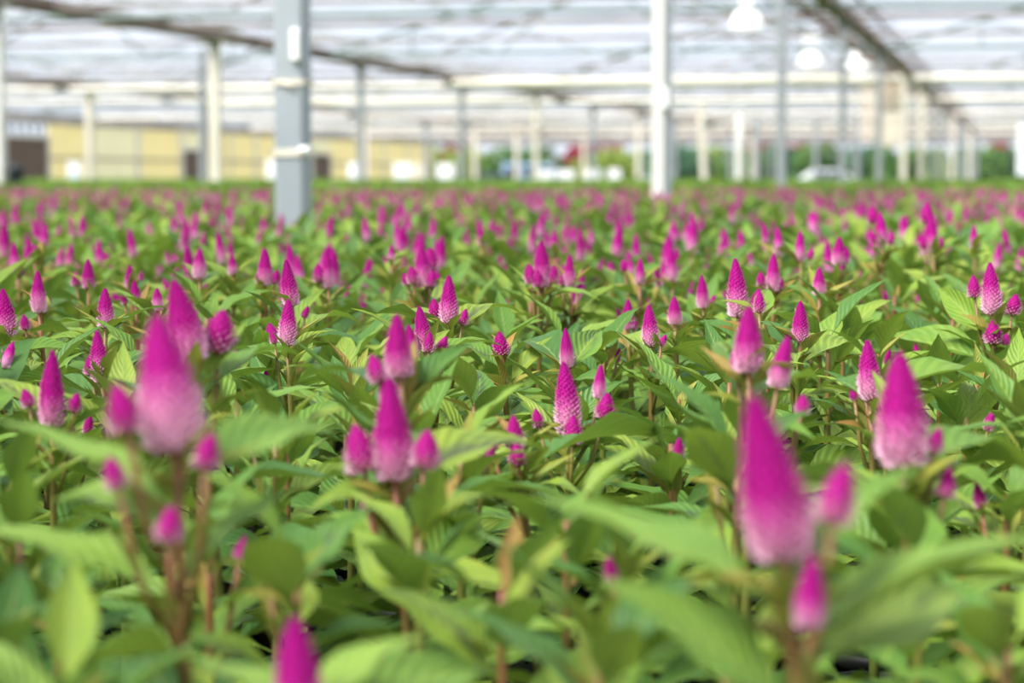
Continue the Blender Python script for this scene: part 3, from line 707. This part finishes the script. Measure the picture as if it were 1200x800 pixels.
mb = MB(); mb.lathe([(.036, 0), (.0365, .003), (.045, .088), (.049, .09), (.049, .102), (.045, .102), (.043, .09), (.01, .088)], 14); POT = mb.mesh('pot', M['pot'])
POTH = .09

def basis(p, x, roll, L, wfac=1.0):
    """matrix that lays a leaf from p along x with its upper side up, rolled by roll"""
    x = x.normalized(); y = Vector((0, 0, 1)).cross(x)
    if y.length < 1e-3: y = Vector((0, 1, 0))
    y.normalize(); z = x.cross(y); c, s_ = math.cos(roll), math.sin(roll)
    y2 = y * c + z * s_; z2 = z * c - y * s_
    return Matrix(((x.x * L, y2.x * L * wfac, z2.x * L, p.x), (x.y * L, y2.y * L * wfac, z2.y * L, p.y), (x.z * L, y2.z * L * wfac, z2.z * L, p.z), (0, 0, 0, 1)))
def upright(b_, t_, wfac=1.0, spin=0.0):
    z = t_ - b_; L = z.length; z = z / L
    x = Vector((math.cos(spin), math.sin(spin), 0)); y = z.cross(x).normalized(); x = y.cross(z)
    return Matrix(((x.x * L * wfac, y.x * L * wfac, z.x * L, b_.x), (x.y * L * wfac, y.y * L * wfac, z.y * L, b_.y), (x.z * L * wfac, y.z * L * wfac, z.z * L, b_.z), (0, 0, 0, 1)))

def layout(r_, H, main, sides, n_leaves, leaf0=.13, leaf1=.07, top=Vector((0, 0, 0)), bracts=8, guard=False, t_top=.93, phi0=None):
    """parts of one plant in its own frame: root at the pot's base. main/sides: (base, tip, width factor, 'tall' or 'bud'); returns [(name, meshes, matrix)], stem mesh builder"""
    parts = []; st = MB()
    z0 = POTH - .012; topz = H
    def axis(t): return Vector((top.x * t * t, top.y * t * t, z0 + (topz - z0) * t))
    st.tube([axis(k / 7) for k in range(8)], [.0050 - .0026 * k / 7 for k in range(8)], 6)
    phi = r_.uniform(0, 6.28) if phi0 is None else phi0
    for i in range(n_leaves):
        t = .22 + (t_top - .22) * i / max(1, n_leaves - 1); phi += 2.39996 + r_.uniform(-.35, .35)
        L = (leaf0 + (leaf1 - leaf0) * ((t - .22) / .75) ** 1.3) * r_.uniform(.85, 1.18)
        e = R(-8 + 44 * (t - .22) / .75 + r_.uniform(-13, 13))
        if guard and math.sin(phi) < .2 and t > .55: e = min(e, R(4))
        if guard and t > .8: L *= .8
        d = Vector((math.cos(phi) * math.cos(e), math.sin(phi) * math.cos(e), math.sin(e)))
        parts.append(('leaf', LEAF[r_.randrange(len(LEAF))], basis(axis(t) + d * .003, d, r_.uniform(-.45, .45), L, r_.uniform(.88, 1.12))))
    for i in range(bracts):
        t = r_.uniform(.80, .99); ph = r_.uniform(0, 6.28); e = R(r_.uniform(12, 60)); L = r_.uniform(.026, .056)
        d = Vector((math.cos(ph) * math.cos(e), math.sin(ph) * math.cos(e), math.sin(e)))
        parts.append(('young_leaf', YLEAF[r_.randrange(3)], basis(axis(t), d, r_.uniform(-.6, .6), L)))
    for k, sp in enumerate(([main] if main else []) + list(sides)):
        b_, t_, wf, kind = sp
        parts.append(('flower_spike' if kind == 'tall' else 'flower_bud', kind, upright(b_, t_, wf, r_.uniform(0, 6.28))))
        if not (main and k == 0):
            s0 = axis(max(.45, min(.93, (b_.z - z0) / (topz - z0) - .28)))
            mid = (s0 + b_) / 2 + Vector(((b_.x - s0.x) * .18, (b_.y - s0.y) * .18, -.004))
            st.tube([s0, mid, b_ + (t_ - b_) * .12], [.0024, .0019, .0015], 5, .5, 1.0)
            if r_.random() < .8:
                dd = (b_ - s0); dd.z = abs(dd.z) * .6 + .004
                parts.append(('young_leaf', YLEAF[r_.randrange(3)], basis(mid, dd, r_.uniform(-.5, .5), r_.uniform(.028, .05))))
        elif main: st.tube([axis(1), b_ + (t_ - b_) * .1], [.0030, .0022], 5, .9, 1.0)
    return parts, st

def plant(loc, rz, parts, stem_me, label, hi, group='celosia plants in pots', sc=1.0):
    root = empty('celosia_plant', loc, rz); root.scale = (sc,) * 3
    tag(root, label, 'plant', group)
    mobj('pot', POT, root); mobj('stem', stem_me, root)
    for nm, me, mat in parts:
        if me == 'tall': me = hi['tall']
        elif me == 'bud': me = hi['bud']
        if isinstance(me, list): me = me[hash_i(mat) % len(me)]
        o = bpy.data.objects.new(nm, me); o.matrix_local = mat; COL.objects.link(o); o.parent = root
    return root
def hash_i(m_): return int(abs(m_[0][3] * 7919 + m_[1][3] * 10473 + m_[2][3] * 3571) * 1000)
HI = {'tall': SP_HI, 'bud': BUD_HI}; LO = {'tall': SP_LO, 'bud': BUD_LO}

# ------------------------------------------------------------------ the plants that can be told apart one by one
# (tip x, tip y, base x, base y, distance, width factor, [(tip x, tip y, base x, base y, distance offset, kind)], label, leaves or None, extra leaves)
T_, B_ = 'tall', 'bud'
HEROES = [
 (183, 368, 206, 528, 1.12, 1.02, [(138, 447, 150, 505, -.02, B_), (247, 505, 240, 548, -.02, B_), (126, 534, 139, 572, -.02, B_), (200, 592, 197, 634, -.03, B_)], 'big blurred pale pink spike with magenta tip and three side buds, near the left', 5,
   [((150, 600), (-10, 490), 0, .04, 7, .38), ((165, 705), (-30, 615), -.03, .02, 7, .44), ((185, 672), (352, 568), -.02, .05, 7, .50), ((215, 575), (398, 497), .05, .1, 0, .32), ((150, 640), (60, 585), -.02, .1, 5, .3)]),
 (204, 327, 226, 423, 1.62, 1.0, [(259, 362, 254, 412, .02, B_)], 'tall leaning pink spike directly behind the biggest blurred spike at left', 9, [((262, 470), (352, 408), 0, .1, 1, .4)]),
 (880, 462, 921, 652, .96, .98, [(990, 540, 975, 612, -.01, B_), (953, 648, 948, 735, -.03, T_)], 'largest blurred magenta spike in the right foreground', 5,
   [((890, 722), (620, 578), -.02, .03, 7, .44), ((885, 830), (700, 676), -.10, -.01, 7, .52), ((940, 770), (1230, 622), -.03, .02, 2, .50), ((905, 690), (1082, 540), .03, .05, 0, .25), ((960, 790), (1130, 690), .08, .1, 2, .4)]),
 (458, 446, 462, 562, 1.45, 1.02, [(413, 497, 428, 553, .0, B_), (504, 503, 497, 548, -.01, B_), (428, 575, 432, 600, .0, B_), (507, 570, 501, 590, .0, B_)], 'pink and magenta spike with a bud on each side, lower centre left', 6,
   [((478, 640), (618, 575), -.03, .1, 0, .52), ((452, 585), (375, 560), .0, .1, 5, .35), ((480, 560), (650, 522), .05, .1, 1, .42), ((440, 640), (330, 610), -.02, .05, 2, .4)]),
 (345, 722, 352, 850, .97, 1.02, [], 'magenta spike cut off by the bottom edge of the view', 4, [((370, 830), (500, 735), -.02, .05, 6, .4), ((400, 850), (570, 780), .06, .1, 2, .45), ((330, 800), (180, 760), .04, .05, 3, .42)]),
 (462, 368, 469, 442, 1.58, 1.05, [(434, 415, 445, 447, -.02, B_), (452, 440, 458, 470, -.02, B_)], 'blurred magenta spike with a bud on its left, centre left', 8, [((470, 468), (520, 420), 0, .05, 2, .45), ((440, 470), (345, 440), .02, .1, 3, .45)]),
 (1054, 412, 1059, 546, 1.38, 1.0, [(1101, 500, 1092, 530, .0, B_), (1115, 548, 1106, 582, -.01, B_)], 'tall pink spike with a magenta tip at the right beside a small red bud', 6,
   [((1075, 545), (1195, 520), .0, .1, 0, .40), ((1050, 600), (900, 560), .03, .1, 2, .36), ((1110, 590), (1240, 555), -.04, .1, 1, .4)]),
 (875, 358, 878, 436, 1.62, 1.05, [(924, 393, 910, 454, -.01, T_), (860, 408, 866, 430, .01, B_), (942, 462, 940, 485, -.02, B_)], 'blurred magenta spike with a second leaning spike at its right', 8, [((880, 455), (838, 400), 0, .1, 5, .4), ((890, 470), (960, 440), -.02, .1, 2, .42)]),
 (663, 423, 667, 508, 1.95, .98, [(673, 486, 671, 520, -.02, B_), (704, 427, 702, 466, .02, T_), (712, 460, 708, 490, .0, B_), (628, 478, 632, 500, .0, B_)], 'sharp pink spike near the centre with a dark bud at its foot', 8, [((690, 530), (765, 505), 0, .1, 1, .3), ((650, 540), (575, 520), .02, .1, 0, .4)]),
 (663, 384, 665, 430, 2.25, 1.05, [], 'short pink spike peeping out above the sharp centre spike', 12, [((640, 440), (605, 405), -.02, .15, 1, .36), ((660, 440), (705, 385), .03, .1, 2, .36)]),
 (600, 486, 604, 525, 1.78, 1.2, [(572, 508, 578, 528, .0, B_), (606, 518, 606, 545, -.01, B_)], 'dark magenta bud with pink base low in the centre', 8, [((615, 560), (820, 520), -.05, .12, 1, .36)]),
 (112, 387, 119, 448, 2.08, 1.08, [(104, 416, 108, 438, .0, B_), (137, 421, 131, 440, .0, B_)], 'sharp pink spike with tiny side buds left of the big blurred spike', 10, [((110, 470), (15, 445), .02, .1, 2, .36), ((135, 450), (178, 405), .02, .05, 3, .5)]),
 (60, 410, 61, 498, 1.75, .98, [(28, 455, 35, 476, .0, B_), (92, 460, 86, 482, .0, B_)], 'magenta spike with two small buds at the left edge', 9, [((50, 480), (-20, 440), .0, .05, 1, .4)]),
 (123, 337, 124, 384, 2.40, 1.12, [], 'sharp deep magenta spike rising from a folded leaf at left', 11, [((140, 400), (196, 355), -.03, .05, 3, .46), ((120, 420), (35, 385), .03, .1, 0, .4)]),
 (526, 322, 526, 379, 2.40, 1.0, [(507, 350, 511, 372, .02, B_), (547, 362, 541, 380, -.01, B_)], 'sharp pale pink spike with magenta tip and two side buds, upper centre', 11, [((510, 390), (440, 365), 0, .1, 2, .34), ((545, 395), (610, 360), .02, .1, 1, .36)]),
 (492, 358, 498, 408, 2.18, 1.15, [(478, 380, 485, 420, -.01, T_), (503, 388, 502, 412, -.02, B_), (524, 394, 515, 412, .0, B_)], 'cluster of pink spikes directly in front of the sharp pale spike', 11, [((520, 430), (590, 402), .0, .05, 4, .4)]),
 (863, 302, 865, 371, 2.55, .95, [(888, 338, 886, 366, .0, B_)], 'slender sharp spike fading to pale pink, right of centre', 11, [((870, 395), (912, 365), -.02, .1, 0, .55), ((850, 400), (790, 385), .02, .1, 5, .4)]),
 (760, 357, 763, 406, 2.38, 1.05, [(781, 392, 774, 404, -.01, B_)], 'sharp magenta spike with pale base above a dark leaf', 11, [((775, 412), (870, 450), -.05, .12, 0, .5), ((770, 430), (700, 408), .0, .15, 4, .36), ((800, 398), (775, 425), -.02, .0, 2, .4)]),
 (790, 347, 791, 380, 2.6, 1.3, [], 'short magenta spike behind the spike above the dark leaf', 10, []),
 (736, 350, 736, 386, 2.7, 1.1, [(746, 374, 742, 386, .0, B_)], 'small magenta spike left of the spike above the dark leaf', 10, []),
 (1017, 398, 1020, 468, 1.92, 1.12, [(997, 455, 1002, 468, .0, B_)], 'sharp magenta spike with pale base close behind the tall pink right spike', 9, [((1040, 480), (1195, 440), -.02, .1, 6, .36), ((1000, 470), (960, 450), .0, .1, 1, .36)]),
 (938, 352, 938, 400, 2.2, 1.05, [(922, 385, 926, 398, .0, B_)], 'magenta spike right of the blurred double spike', 11, [((945, 430), (1008, 398), .0, .1, 2, .42), ((925, 425), (892, 372), -.01, .05, 3, .5)]),
 (1160, 307, 1163, 368, 2.55, 1.02, [(1141, 322, 1142, 348, .01, B_), (1190, 344, 1186, 368, -.01, B_), (1163, 375, 1164, 402, -.02, B_), (1180, 390, 1178, 406, -.02, B_)], 'sharp pale based spike at the right edge beside orange bracts', 8, [((1195, 400), (1098, 336), -.12, .12, 5, .30), ((1130, 425), (1028, 392), -.1, .1, 2, .36), ((1130, 430), (1184, 440), -.15, .1, 3, .4)]),
 (334, 304, 342, 358, 2.42, 1.0, [(316, 378, 321, 398, -.02, B_), (361, 358, 356, 372, .0, B_)], 'sharp pink spike above a second spike, left of the thick post foot', 10, [((360, 400), (420, 372), .0, .1, 1, .36)]),
 (338, 350, 337, 404, 2.22, 1.05, [(318, 386, 322, 402, .0, B_)], 'sharp magenta spike directly below the leaning pink spike', 10, [((345, 420), (395, 385), .0, .05, 0, .3), ((330, 430), (250, 415), .0, .1, 3, .4)]),
 (43, 317, 46, 366, 2.55, 1.05, [(27, 368, 30, 386, -.02, B_)], 'magenta spike above a small bud near the left edge', 10, []),
 (3, 338, 9, 394, 2.35, 1.1, [], 'pink spike cut by the left edge of the view', 10, []),
 (103, 303, 104, 338, 3.0, 1.15, [(88, 318, 90, 335, .02, B_)], 'magenta spike above the sharp deep magenta spike', 10, []),
 (152, 310, 153, 337, 3.0, 1.25, [], 'small spike behind a matching spike, left', 10, []),
 (158, 328, 159, 354, 2.75, 1.3, [(143, 345, 147, 356, .0, B_)], 'small spike in front of a matching spike, left', 10, []),
 (184, 337, 185, 364, 2.6, 1.3, [], 'small magenta spike just left of the tall leaning pink spike', 10, []),
 (233, 290, 234, 326, 3.1, 1.2, [], 'magenta spike with pale base right of the tall leaning spike top', 9, [((240, 335), (262, 318), 0, .05, 0, .5)]),
 (272, 298, 273, 322, 3.15, 1.3, [], 'short magenta bud between two larger spikes, left half', 10, []),
 (310, 290, 311, 334, 2.9, 1.05, [(302, 318, 305, 332, .0, B_), (326, 316, 321, 332, .0, B_)], 'pink spike with side buds left of the leaning pink spike', 9, []),
 (383, 293, 385, 337, 3.05, 1.0, [(373, 309, 376, 330, .0, B_)], 'pair of pink spikes at the foot of the thick grey post', 9, []),
 (15, 283, 19, 320, 3.3, 1.0, [(24, 304, 22, 322, .0, B_)], 'magenta spike high at the left edge', 10, []),
 (40, 285, 41, 305, 3.4, 1.2, [], 'small blurred spike right of the high left edge spike', 10, []),
 (495, 288, 496, 341, 2.95, 1.15, [(472, 320, 479, 333, .0, B_), (482, 311, 485, 332, -.01, B_), (507, 316, 504, 336, -.01, B_), (506, 290, 503, 318, .03, B_)], 'pale pink spike crowded by four side buds, upper centre', 9, []),
 (458, 286, 459, 308, 3.4, 1.3, [], 'small bud left of the crowded pale spike', 10, []),
 (635, 282, 636, 336, 2.9, 1.05, [(620, 309, 624, 332, .0, B_), (630, 316, 631, 336, -.01, B_), (650, 311, 646, 332, .0, B_)], 'pale based spike with three side buds on a tall stem, centre', 9, [((625, 370), (596, 308), .02, .05, 2, .4), ((650, 390), (708, 370), .0, .1, 3, .34)]),
 (667, 298, 668, 336, 2.95, 1.05, [(656, 323, 659, 334, .0, B_), (681, 332, 677, 340, .0, B_)], 'pink spike right of the tall stemmed centre spike', 9, []),
 (751, 302, 750, 333, 3.2, 1.2, [(730, 303, 732, 318, .05, B_)], 'short magenta spike standing alone, right of centre', 10, []),
 (585, 388, 588, 416, 2.3, 1.25, [], 'small dark bud between the centre leaves', 11, []),
 (823, 322, 824, 361, 2.8, 1.05, [(838, 345, 834, 356, .0, B_)], 'magenta spike left of the slender pale spike', 10, []),
 (906, 297, 906, 341, 2.8, 1.1, [(890, 318, 893, 334, .0, B_), (917, 326, 913, 338, .0, B_)], 'magenta spike right of the slender pale spike', 10, []),
 (937, 269, 938, 306, 3.3, 1.1, [(952, 290, 949, 304, .0, B_)], 'magenta spike left of the flat topped spike', 10, []),
 (983, 277, 983, 310, 3.1, 1.4, [(991, 288, 989, 308, .0, B_)], 'dark flat topped magenta spike with a pale side bud', 10, []),
 (960, 313, 960, 346, 2.8, 1.25, [], 'short spike below the flat topped spike', 10, []),
 (1090, 250, 1094, 294, 3.5, 1.05, [(1080, 276, 1083, 291, .0, B_), (1104, 277, 1100, 292, .0, B_), (1086, 236, 1087, 262, .15, B_)], 'spike on a tall reddish stem, upper right', 9, []),
 (1031, 247, 1034, 288, 3.6, 1.1, [(1021, 270, 1025, 284, .0, B_), (1048, 272, 1043, 286, .0, B_), (1022, 240, 1024, 262, .2, B_)], 'pale based spike with a bud on each side, upper right', 9, []),
 (1141, 263, 1142, 292, 3.7, 1.1, [], 'small pink spike right of the tall reddish stem', 10, []),
 (890, 340, 890, 366, 2.5, 1.15, [], 'small dark bud between the slender pale spike and its neighbour', 9, []),
 (563, 262, 564, 288, 4.1, 1.0, [], 'slim blurred spike left of the tall stemmed centre spike', 9, []),
 (650, 268, 651, 298, 3.9, 1.1, [], 'blurred spike just above the tall stemmed centre spike', 9, []),
 (895, 260, 898, 285, 3.9, 1.1, [], 'blurred pink spike above the magenta spike of the right half', 9, []),
 (911, 265, 913, 300, 3.7, 1.0, [], 'blurred pale spike left of the flat topped spike', 9, []),
 # foreground plants of leaves only (no tip: marked by a base only)
]
heroes_xy = []
allp = []          # (x, y, label function data)
def hero(h, seed):
    tx, ty, bx, by, Y, wf, sides, label, nl, extra = h
    r_ = random.Random(seed)
    b_ = at(bx, by, Y); t_ = at(tx, ty, Y)
    ax = (t_ - b_).normalized()
    root = Vector((b_.x - ax.x * .10 + r_.uniform(-.01, .01), b_.y + r_.uniform(-.005, .012), BENCH))
    H = b_.z - BENCH; top = Vector((b_.x - root.x, b_.y - root.y, 0))
    loc = lambda q: q - root
    main = (loc(b_), loc(t_), wf * (1.22 if Y < 1.7 else 1.06), T_ if (by - ty) / FPX * Y > .026 else B_)
    sd_ = []
    for (sx, sy, qx, qy, dy, kd) in sides:
        sd_.append((loc(at(qx, qy, Y + dy)), loc(at(sx, sy, Y + dy)), r_.uniform(1.3, 1.55) if kd == B_ else 1.1, kd))
    near = Y < 1.3
    parts, st = layout(r_, H, main, sd_, nl + (2 if not near else 0), leaf0=.11 if near else .13, leaf1=.06 if near else .08, top=top, bracts=11 if near else 12, guard=True, t_top=.68 if near else .94)
    for (p0, p1, dz, dy, var, wfc) in extra:
        a = loc(at(p0[0], p0[1], Y + r_.uniform(-.005, .005))); e = loc(at(p1[0], p1[1], Y + dy))
        # hang the leaf from the stem: base on the stem axis at that height
        tt = max(.2, min(.97, (a.z - POTH) / (H - POTH))); sp = Vector((top.x * tt * tt, top.y * tt * tt, POTH + (H - POTH) * tt))
        d = e - sp
        parts.append(('leaf', (LEAFB if near else LEAF)[var], basis(sp, d, (dz * 6), d.length, wfc / .40)))
    me = st.mesh('stem', M['stem'])
    plant(root, 0.0, parts, me, label, HI if Y < 3.2 else LO, 'celosia plants with named spikes')
    heroes_xy.append((root.x, root.y))
for i, h in enumerate(HEROES): hero(h, 100 + i)
NHERO = len(HEROES)

# ------------------------------------------------------------------ plants in rows: 300 single ones, the rest as one field
PROTO = []
for k in range(16):
    r_ = random.Random(500 + k); H = POTH + r_.uniform(.235, .29); L = r_.uniform(.046, .074)
    ns = [0, 1, 2, 3, 1, 2, 4, 3][k % 8]
    main = (Vector((0, 0, H + .004)), Vector((r_.uniform(-.012, .012), r_.uniform(-.012, .012), H + L)), r_.uniform(.95, 1.15), T_) if k % 8 else None
    if k % 8 == 0 and k: main = (Vector((0, 0, H)), Vector((.002, .003, H + .026)), 1.1, B_)
    sd_ = []
    for j in range(ns):
        ph = r_.uniform(0, 6.28); rr = r_.uniform(.018, .042); z = H - r_.uniform(-.004, .045); l = r_.uniform(.016, .040)
        sd_.append((Vector((rr * math.cos(ph), rr * math.sin(ph), z)), Vector((rr * 1.35 * math.cos(ph), rr * 1.35 * math.sin(ph), z + l)), 1.0, B_ if l < .027 else T_))
    parts, st = layout(r_, H, main, sd_, 14, bracts=7)
    PROTO.append((parts, st.mesh('stem', M['stem']), (1 if main else 0) + ns, bool(main)))
LEAFY = []
for k in range(6):
    r_ = random.Random(700 + k); H = POTH + r_.uniform(.225, .262)
    sd_ = []
    if k % 2:
        ph = r_.uniform(0, 6.28); sd_ = [(Vector((.02 * math.cos(ph), .02 * math.sin(ph), H - .01)), Vector((.026 * math.cos(ph), .026 * math.sin(ph), H + .008)), 1.0, B_)]
    parts, st = layout(r_, H, None, sd_, 17, leaf0=.132, leaf1=.075, bracts=6, t_top=.98)
    LEAFY.append((parts, st.mesh('stem', M['stem']), len(sd_), False))

DU, DV = .118, .132
cand = []
r_ = random.Random(3)
PINK_END = 21.0
nrow = int(PINK_END / DU)
field_pts = []
posts_uv = [(7.17 + 7.68 * k, 2.33) for k in range(0, 3)] + [(u_at(254, 11.8) + 7.68 * (k - 1), 11.8) for k in range(3)]
for i in range(0, nrow):
    u = .45 + i * DU
    for j in range(-18, 120):
        v = j * DV + (DV / 2 if i % 2 else 0)
        uu, vv = u + r_.uniform(-.022, .022), v + r_.uniform(-.024, .024)
        p = uv(uu, vv, BENCH)
        if p.y < .74 or p.y > PINK_END: continue
        px, py = pix((p.x, p.y, BENCH + .33))
        if px < -260 - 120 / max(p.y, .5) or px > 1460 + 120 / max(p.y, .5): continue
        if any((uu - a) ** 2 + (vv - b_) ** 2 < .13 ** 2 for a, b_ in posts_uv): continue
        if any(abs(vv - b_) < .12 for b_ in ROWS): vv = min((b_ for b_ in ROWS), key=lambda q: abs(q - vv)) + (.12 if vv > min(ROWS, key=lambda q: abs(q - vv)) else -.12); p = uv(uu, vv, BENCH)
        near = min((p.x - hx) ** 2 + (p.y - hy) ** 2 for hx, hy in heroes_xy) if p.y < 4.6 else 9
        if near < (.082 if p.y < 2.4 else .095) ** 2: continue
        inside = -25 < px < 1225 and p.y > .92
        cand.append((p.y if inside else 1e3 + p.y, p, i, px, inside))
cand.sort(key=lambda c: c[0])
single = [c for c in cand if c[4]][:300 - NHERO]
ids = {id(c) for c in single}
rows = {}
for c in single: rows.setdefault(c[2], []).append(c)
rank = {}
for k, key in enumerate(sorted(rows)):
    for q, c in enumerate(sorted(rows[key], key=lambda c: c[3])): rank[id(c)] = (k + 1, q + 1)
r_ = random.Random(17)
for c in single:
    _, p, i, px, _ins = c
    Y = p.y
    if Y < 2.35: pr = LEAFY[r_.randrange(6)]
    elif Y < 3.45: pr = LEAFY[r_.randrange(6)]
    else: pr = PROTO[r_.randrange(16)] if r_.random() < .4 else LEAFY[r_.randrange(6)]
    rw, nn = rank[id(c)]
    n_ = pr[2]
    what = 'leafy celosia without a flower' if n_ == 0 else 'leafy celosia with a single tiny bud' if not pr[3] and n_ == 1 else 'celosia with %s magenta spike%s' % (NUM[n_], '' if n_ == 1 else 's')
    lb = '%s, %s from the left in the %s row' % (what, ORD[nn], ORD[rw] if rw < len(ORD) else 'last')
    plant(p, r_.uniform(0, 6.28), pr[0], pr[1], lb, HI if Y < 3.0 else LO, 'celosia plants in the rows', sc=r_.uniform(.93, 1.05) if Y > 2.35 else (r_.uniform(.94, 1.0) if Y > 1.5 else r_.uniform(.88, .93)))
for c in cand:
    if id(c) not in ids: field_pts.append((c[1], c[1].y))

# the rest: one field of the same plants (geometry nodes), and the flowerless crop beyond it
def joined(name, parts, st_r, leafs=True, H=.35, green=False):
    mb = MB()
    for nm, me, mat in parts:
        if nm in ('leaf', 'young_leaf'):
            if nm == 'young_leaf' and st_r.random() < .5: continue
            mb.cur = 0
            nu, wid = 4, .40 if nm == 'leaf' else .3
            a = .15; prev = None
            for i in range(nu + 1):
                t = i / nu; hw = [.03, .92, .80, .40, .02][i] * wid / 2; zc = a * 4 * t * (1 - t)
                row = [mb.vert(mat @ Vector((t, q * hw, zc + .4 * abs(q) * hw)), (t, .5 + q / 2)) for q in (-1, 0, 1)]
                if prev:
                    for j in range(2): mb.face(prev[j], row[j], row[j + 1], prev[j + 1])
                prev = row
        elif not green:
            mb.cur = 1
            spike_into(mb, 16, 'bud' if nm == 'flower_bud' else 'tall', 3, 5, 6, mat, .25 if nm == 'flower_bud' else .165, flc=1.2)
    mb.cur = 2
    mb.tube([(0, 0, POTH), (0, 0, H)], [.005, .003], 4)
    mb.cur = 3
    mb.tube([(0, 0, 0), (0, 0, POTH)], [.037, .047], 7)
    me = mb.mesh(name, [M['farleaf'], M['spike'], M['stem'], M['pot']]); return me
fcol = bpy.data.collections.new('field_sources')
rj = random.Random(1)
for k, kk in enumerate((1, 2, 'b', 5, 'b', 'a', 'c', 'c', 4, 'a', 'b', 'a', 'c')):
    o = bpy.data.objects.new('source_%02d' % k, joined('field_plant_%d' % k, PROTO[kk][0] if isinstance(kk, int) else LEAFY['abc'.index(kk)][0], rj)); fcol.objects.link(o)
gcol = bpy.data.collections.new('crop_sources')
for k in range(3):
    o = bpy.data.objects.new('crop_%02d' % k, joined('crop_plant_%d' % k, LEAFY[k][0], rj, H=.3, green=True)); gcol.objects.link(o)
def scatter(name, pts, coll, n_src, label, cat, smin, smax, seed):
    r_ = np.random.default_rng(seed)
    me = bpy.data.meshes.new(name); me.from_pydata([tuple(p) for p in pts], [], [])
    N = len(pts)
    a = me.attributes.new('pick', 'INT', 'POINT'); a.data.foreach_set('value', r_.integers(0, n_src, N).astype(np.int32))
    a = me.attributes.new('spin', 'FLOAT_VECTOR', 'POINT'); rot = np.zeros((N, 3), dtype=np.float32); rot[:, 2] = r_.uniform(0, 6.28, N); rot[:, 0] = r_.normal(0, .05, N); rot[:, 1] = r_.normal(0, .05, N); a.data.foreach_set('vector', rot.ravel())
    a = me.attributes.new('size', 'FLOAT', 'POINT'); a.data.foreach_set('value', r_.uniform(smin, smax, N).astype(np.float32))
    o = mobj(name, me); tag(o, label, cat, kind='stuff')
    ng = bpy.data.node_groups.new(name + '_nodes', 'GeometryNodeTree')
    ng.interface.new_socket('Geometry', in_out='INPUT', socket_type='NodeSocketGeometry'); ng.interface.new_socket('Geometry', in_out='OUTPUT', socket_type='NodeSocketGeometry')
    gi = ng.nodes.new('NodeGroupInput'); go = ng.nodes.new('NodeGroupOutput')
    ci = ng.nodes.new('GeometryNodeCollectionInfo'); ci.inputs['Collection'].default_value = coll; ci.inputs['Separate Children'].default_value = True; ci.inputs['Reset Children'].default_value = True
    ip = ng.nodes.new('GeometryNodeInstanceOnPoints'); ip.inputs['Pick Instance'].default_value = True
    def attr(n, t):
        q = ng.nodes.new('GeometryNodeInputNamedAttribute'); q.data_type = t; q.inputs['Name'].default_value = n
        return next(s for s in q.outputs if s.enabled and s.name == 'Attribute')
    L = ng.links.new
    L(gi.outputs[0], ip.inputs['Points']); L(ci.outputs[0], ip.inputs['Instance']); L(attr('pick', 'INT'), ip.inputs['Instance Index'])
    L(attr('spin', 'FLOAT_VECTOR'), ip.inputs['Rotation']); L(attr('size', 'FLOAT'), ip.inputs['Scale']); L(ip.outputs[0], go.inputs[0])
    o.modifiers.new('scatter', 'NODES').node_group = ng
    return o
inn = [p for p, y in field_pts if y >= 1.0 and True]
scatter('celosia_field', inn, fcol, 13, 'wide field of blurred pink celosia beyond the single plants', 'field', .92, 1.08, 5)
r_ = random.Random(9); crop = []
for i in range(int((59.8 - 20.4) / .17)):
    for j in range(-12, 170):
        u, v = 20.4 + i * .17 + r_.uniform(-.04, .04), j * .165 + r_.uniform(-.04, .04)
        p = uv(u, v, BENCH)
        if p.y < PINK_END: continue
        px, _ = pix((p.x, p.y, 1.0))
        if -60 < px < 1260: crop.append(p)
scatter('green_crop', crop, gcol, 3, 'flowerless green crop between the pink field and the far end', 'crop', 1.06, 1.2, 6)
print('PLANTS', NHERO, len(single), len(inn), len(crop), 'panes', panes, 'objects', len(S.objects))
